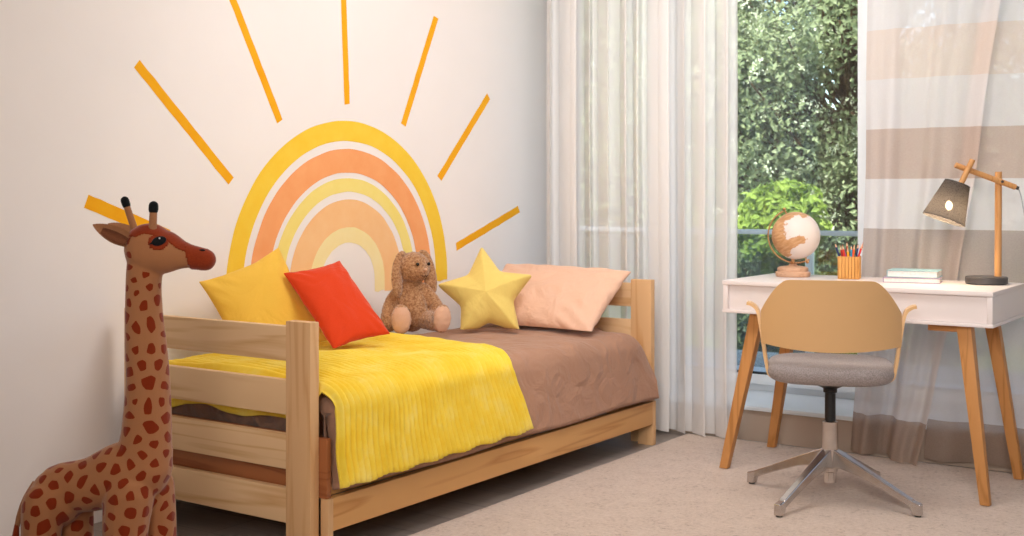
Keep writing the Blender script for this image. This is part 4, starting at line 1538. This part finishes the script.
# ornamental grass tuft
rnd = random.Random(2)
V, Fs = [], []
for k in range(90):
    a = rnd.uniform(0, 6.28); r = rnd.uniform(.0, .10); sp = rnd.uniform(.08, .34); h = rnd.uniform(.45, .92)
    p0 = Vector((r * cos(a), r * sin(a), 0)); d = Vector((cos(a), sin(a), 0)); w = Vector((-sin(a), cos(a), 0)) * .006
    q = [p0, p0 + d * sp * .35 + Vector((0, 0, h * .6)), p0 + d * sp + Vector((0, 0, h))]
    k0 = len(V)
    V += [q[0] - w, q[0] + w, q[1] - w, q[1] + w, q[2]]
    Fs += [(k0, k0 + 1, k0 + 3, k0 + 2), (k0 + 2, k0 + 3, k0 + 4)]
gt_ = mesh_obj('grass_tuft', V, Fs, M['leaf_bright'], None, smooth=False)
gt_.location = (-2.62, 7.75, -.36)
tag(gt_, 'pale spiky ornamental grass outside between globe and pencil pot', 'plant')
# garden stone by the terrace edge
V, Fs = ball((0, 0, 0), (.16, .14, .26), 20)
V = [p * (1 + .16 * noise.noise(p * 7)) for p in V]
gs_ = mesh_obj('garden_rock', V, Fs, M['stone'], None)
gs_.location = (-2.75, 7.25, .24)
tag(gs_, 'pale upright garden rock on the terrace beyond the chair', 'rock')

# ------------------------------------------------------------------ light
w = bpy.data.worlds.new('world'); S.world = w
w.use_nodes = True
nt = w.node_tree; nt.nodes.clear()
wo = nt.nodes.new('ShaderNodeOutputWorld'); bg = nt.nodes.new('ShaderNodeBackground')
sky = nt.nodes.new('ShaderNodeTexSky'); sky.sky_type = 'NISHITA'; sky.sun_disc = False
sky.sun_elevation = radians(48); sky.sun_rotation = radians(200)
nt.links.new(sky.outputs[0], bg.inputs[0]); nt.links.new(bg.outputs[0], wo.inputs[0])
bg.inputs[1].default_value = .55

sd = bpy.data.lights.new('sun', 'SUN'); sd.energy = 13.5; sd.angle = radians(1.5); sd.color = (1, .95, .86)
so = link(bpy.data.objects.new('sun', sd))
so.rotation_euler = Vector((-.22, .62, -.78)).to_track_quat('-Z', 'Y').to_euler()

def area(name, loc, to, sx, sy, power, col):
    l = bpy.data.lights.new(name, 'AREA'); l.shape = 'RECTANGLE'; l.size = sx; l.size_y = sy; l.energy = power; l.color = col
    o = link(bpy.data.objects.new(name, l)); o.location = loc
    o.rotation_euler = (Vector(to) - Vector(loc)).to_track_quat('-Z', 'Y').to_euler()
    return o
area('ceiling_softlight', (-1.75, 3.5, 2.6), (-2.7, 4.5, .9), 1.4, 1.1, 44, (1, .98, .965))
rl = area('room_softlight', (.3, -.9, 2.2), (-1.7, 5.0, 1.1), 1.6, 1.4, 24, (1, .95, .91))
rl.data.spread = radians(75)
area('added_warm_fill', (-1.0, .8, 2.0), (-3.2, 2.0, .3), .6, .6, 8.5, (1, .88, .76))  # added warm fill with no lamp behind it, brightens the lower left wall
pd = bpy.data.lights.new('bulb_glow', 'POINT'); pd.energy = 3.0; pd.color = (1, .78, .5); pd.shadow_soft_size = .02
po = link(bpy.data.objects.new('bulb_glow', pd), lamp); po.location = a0 + axv * .125

vs_ = S.view_settings
vs_.view_transform = 'Standard'; vs_.look = 'None'; vs_.gamma = 1; vs_.use_curve_mapping = False
vs_.exposure = 0.17
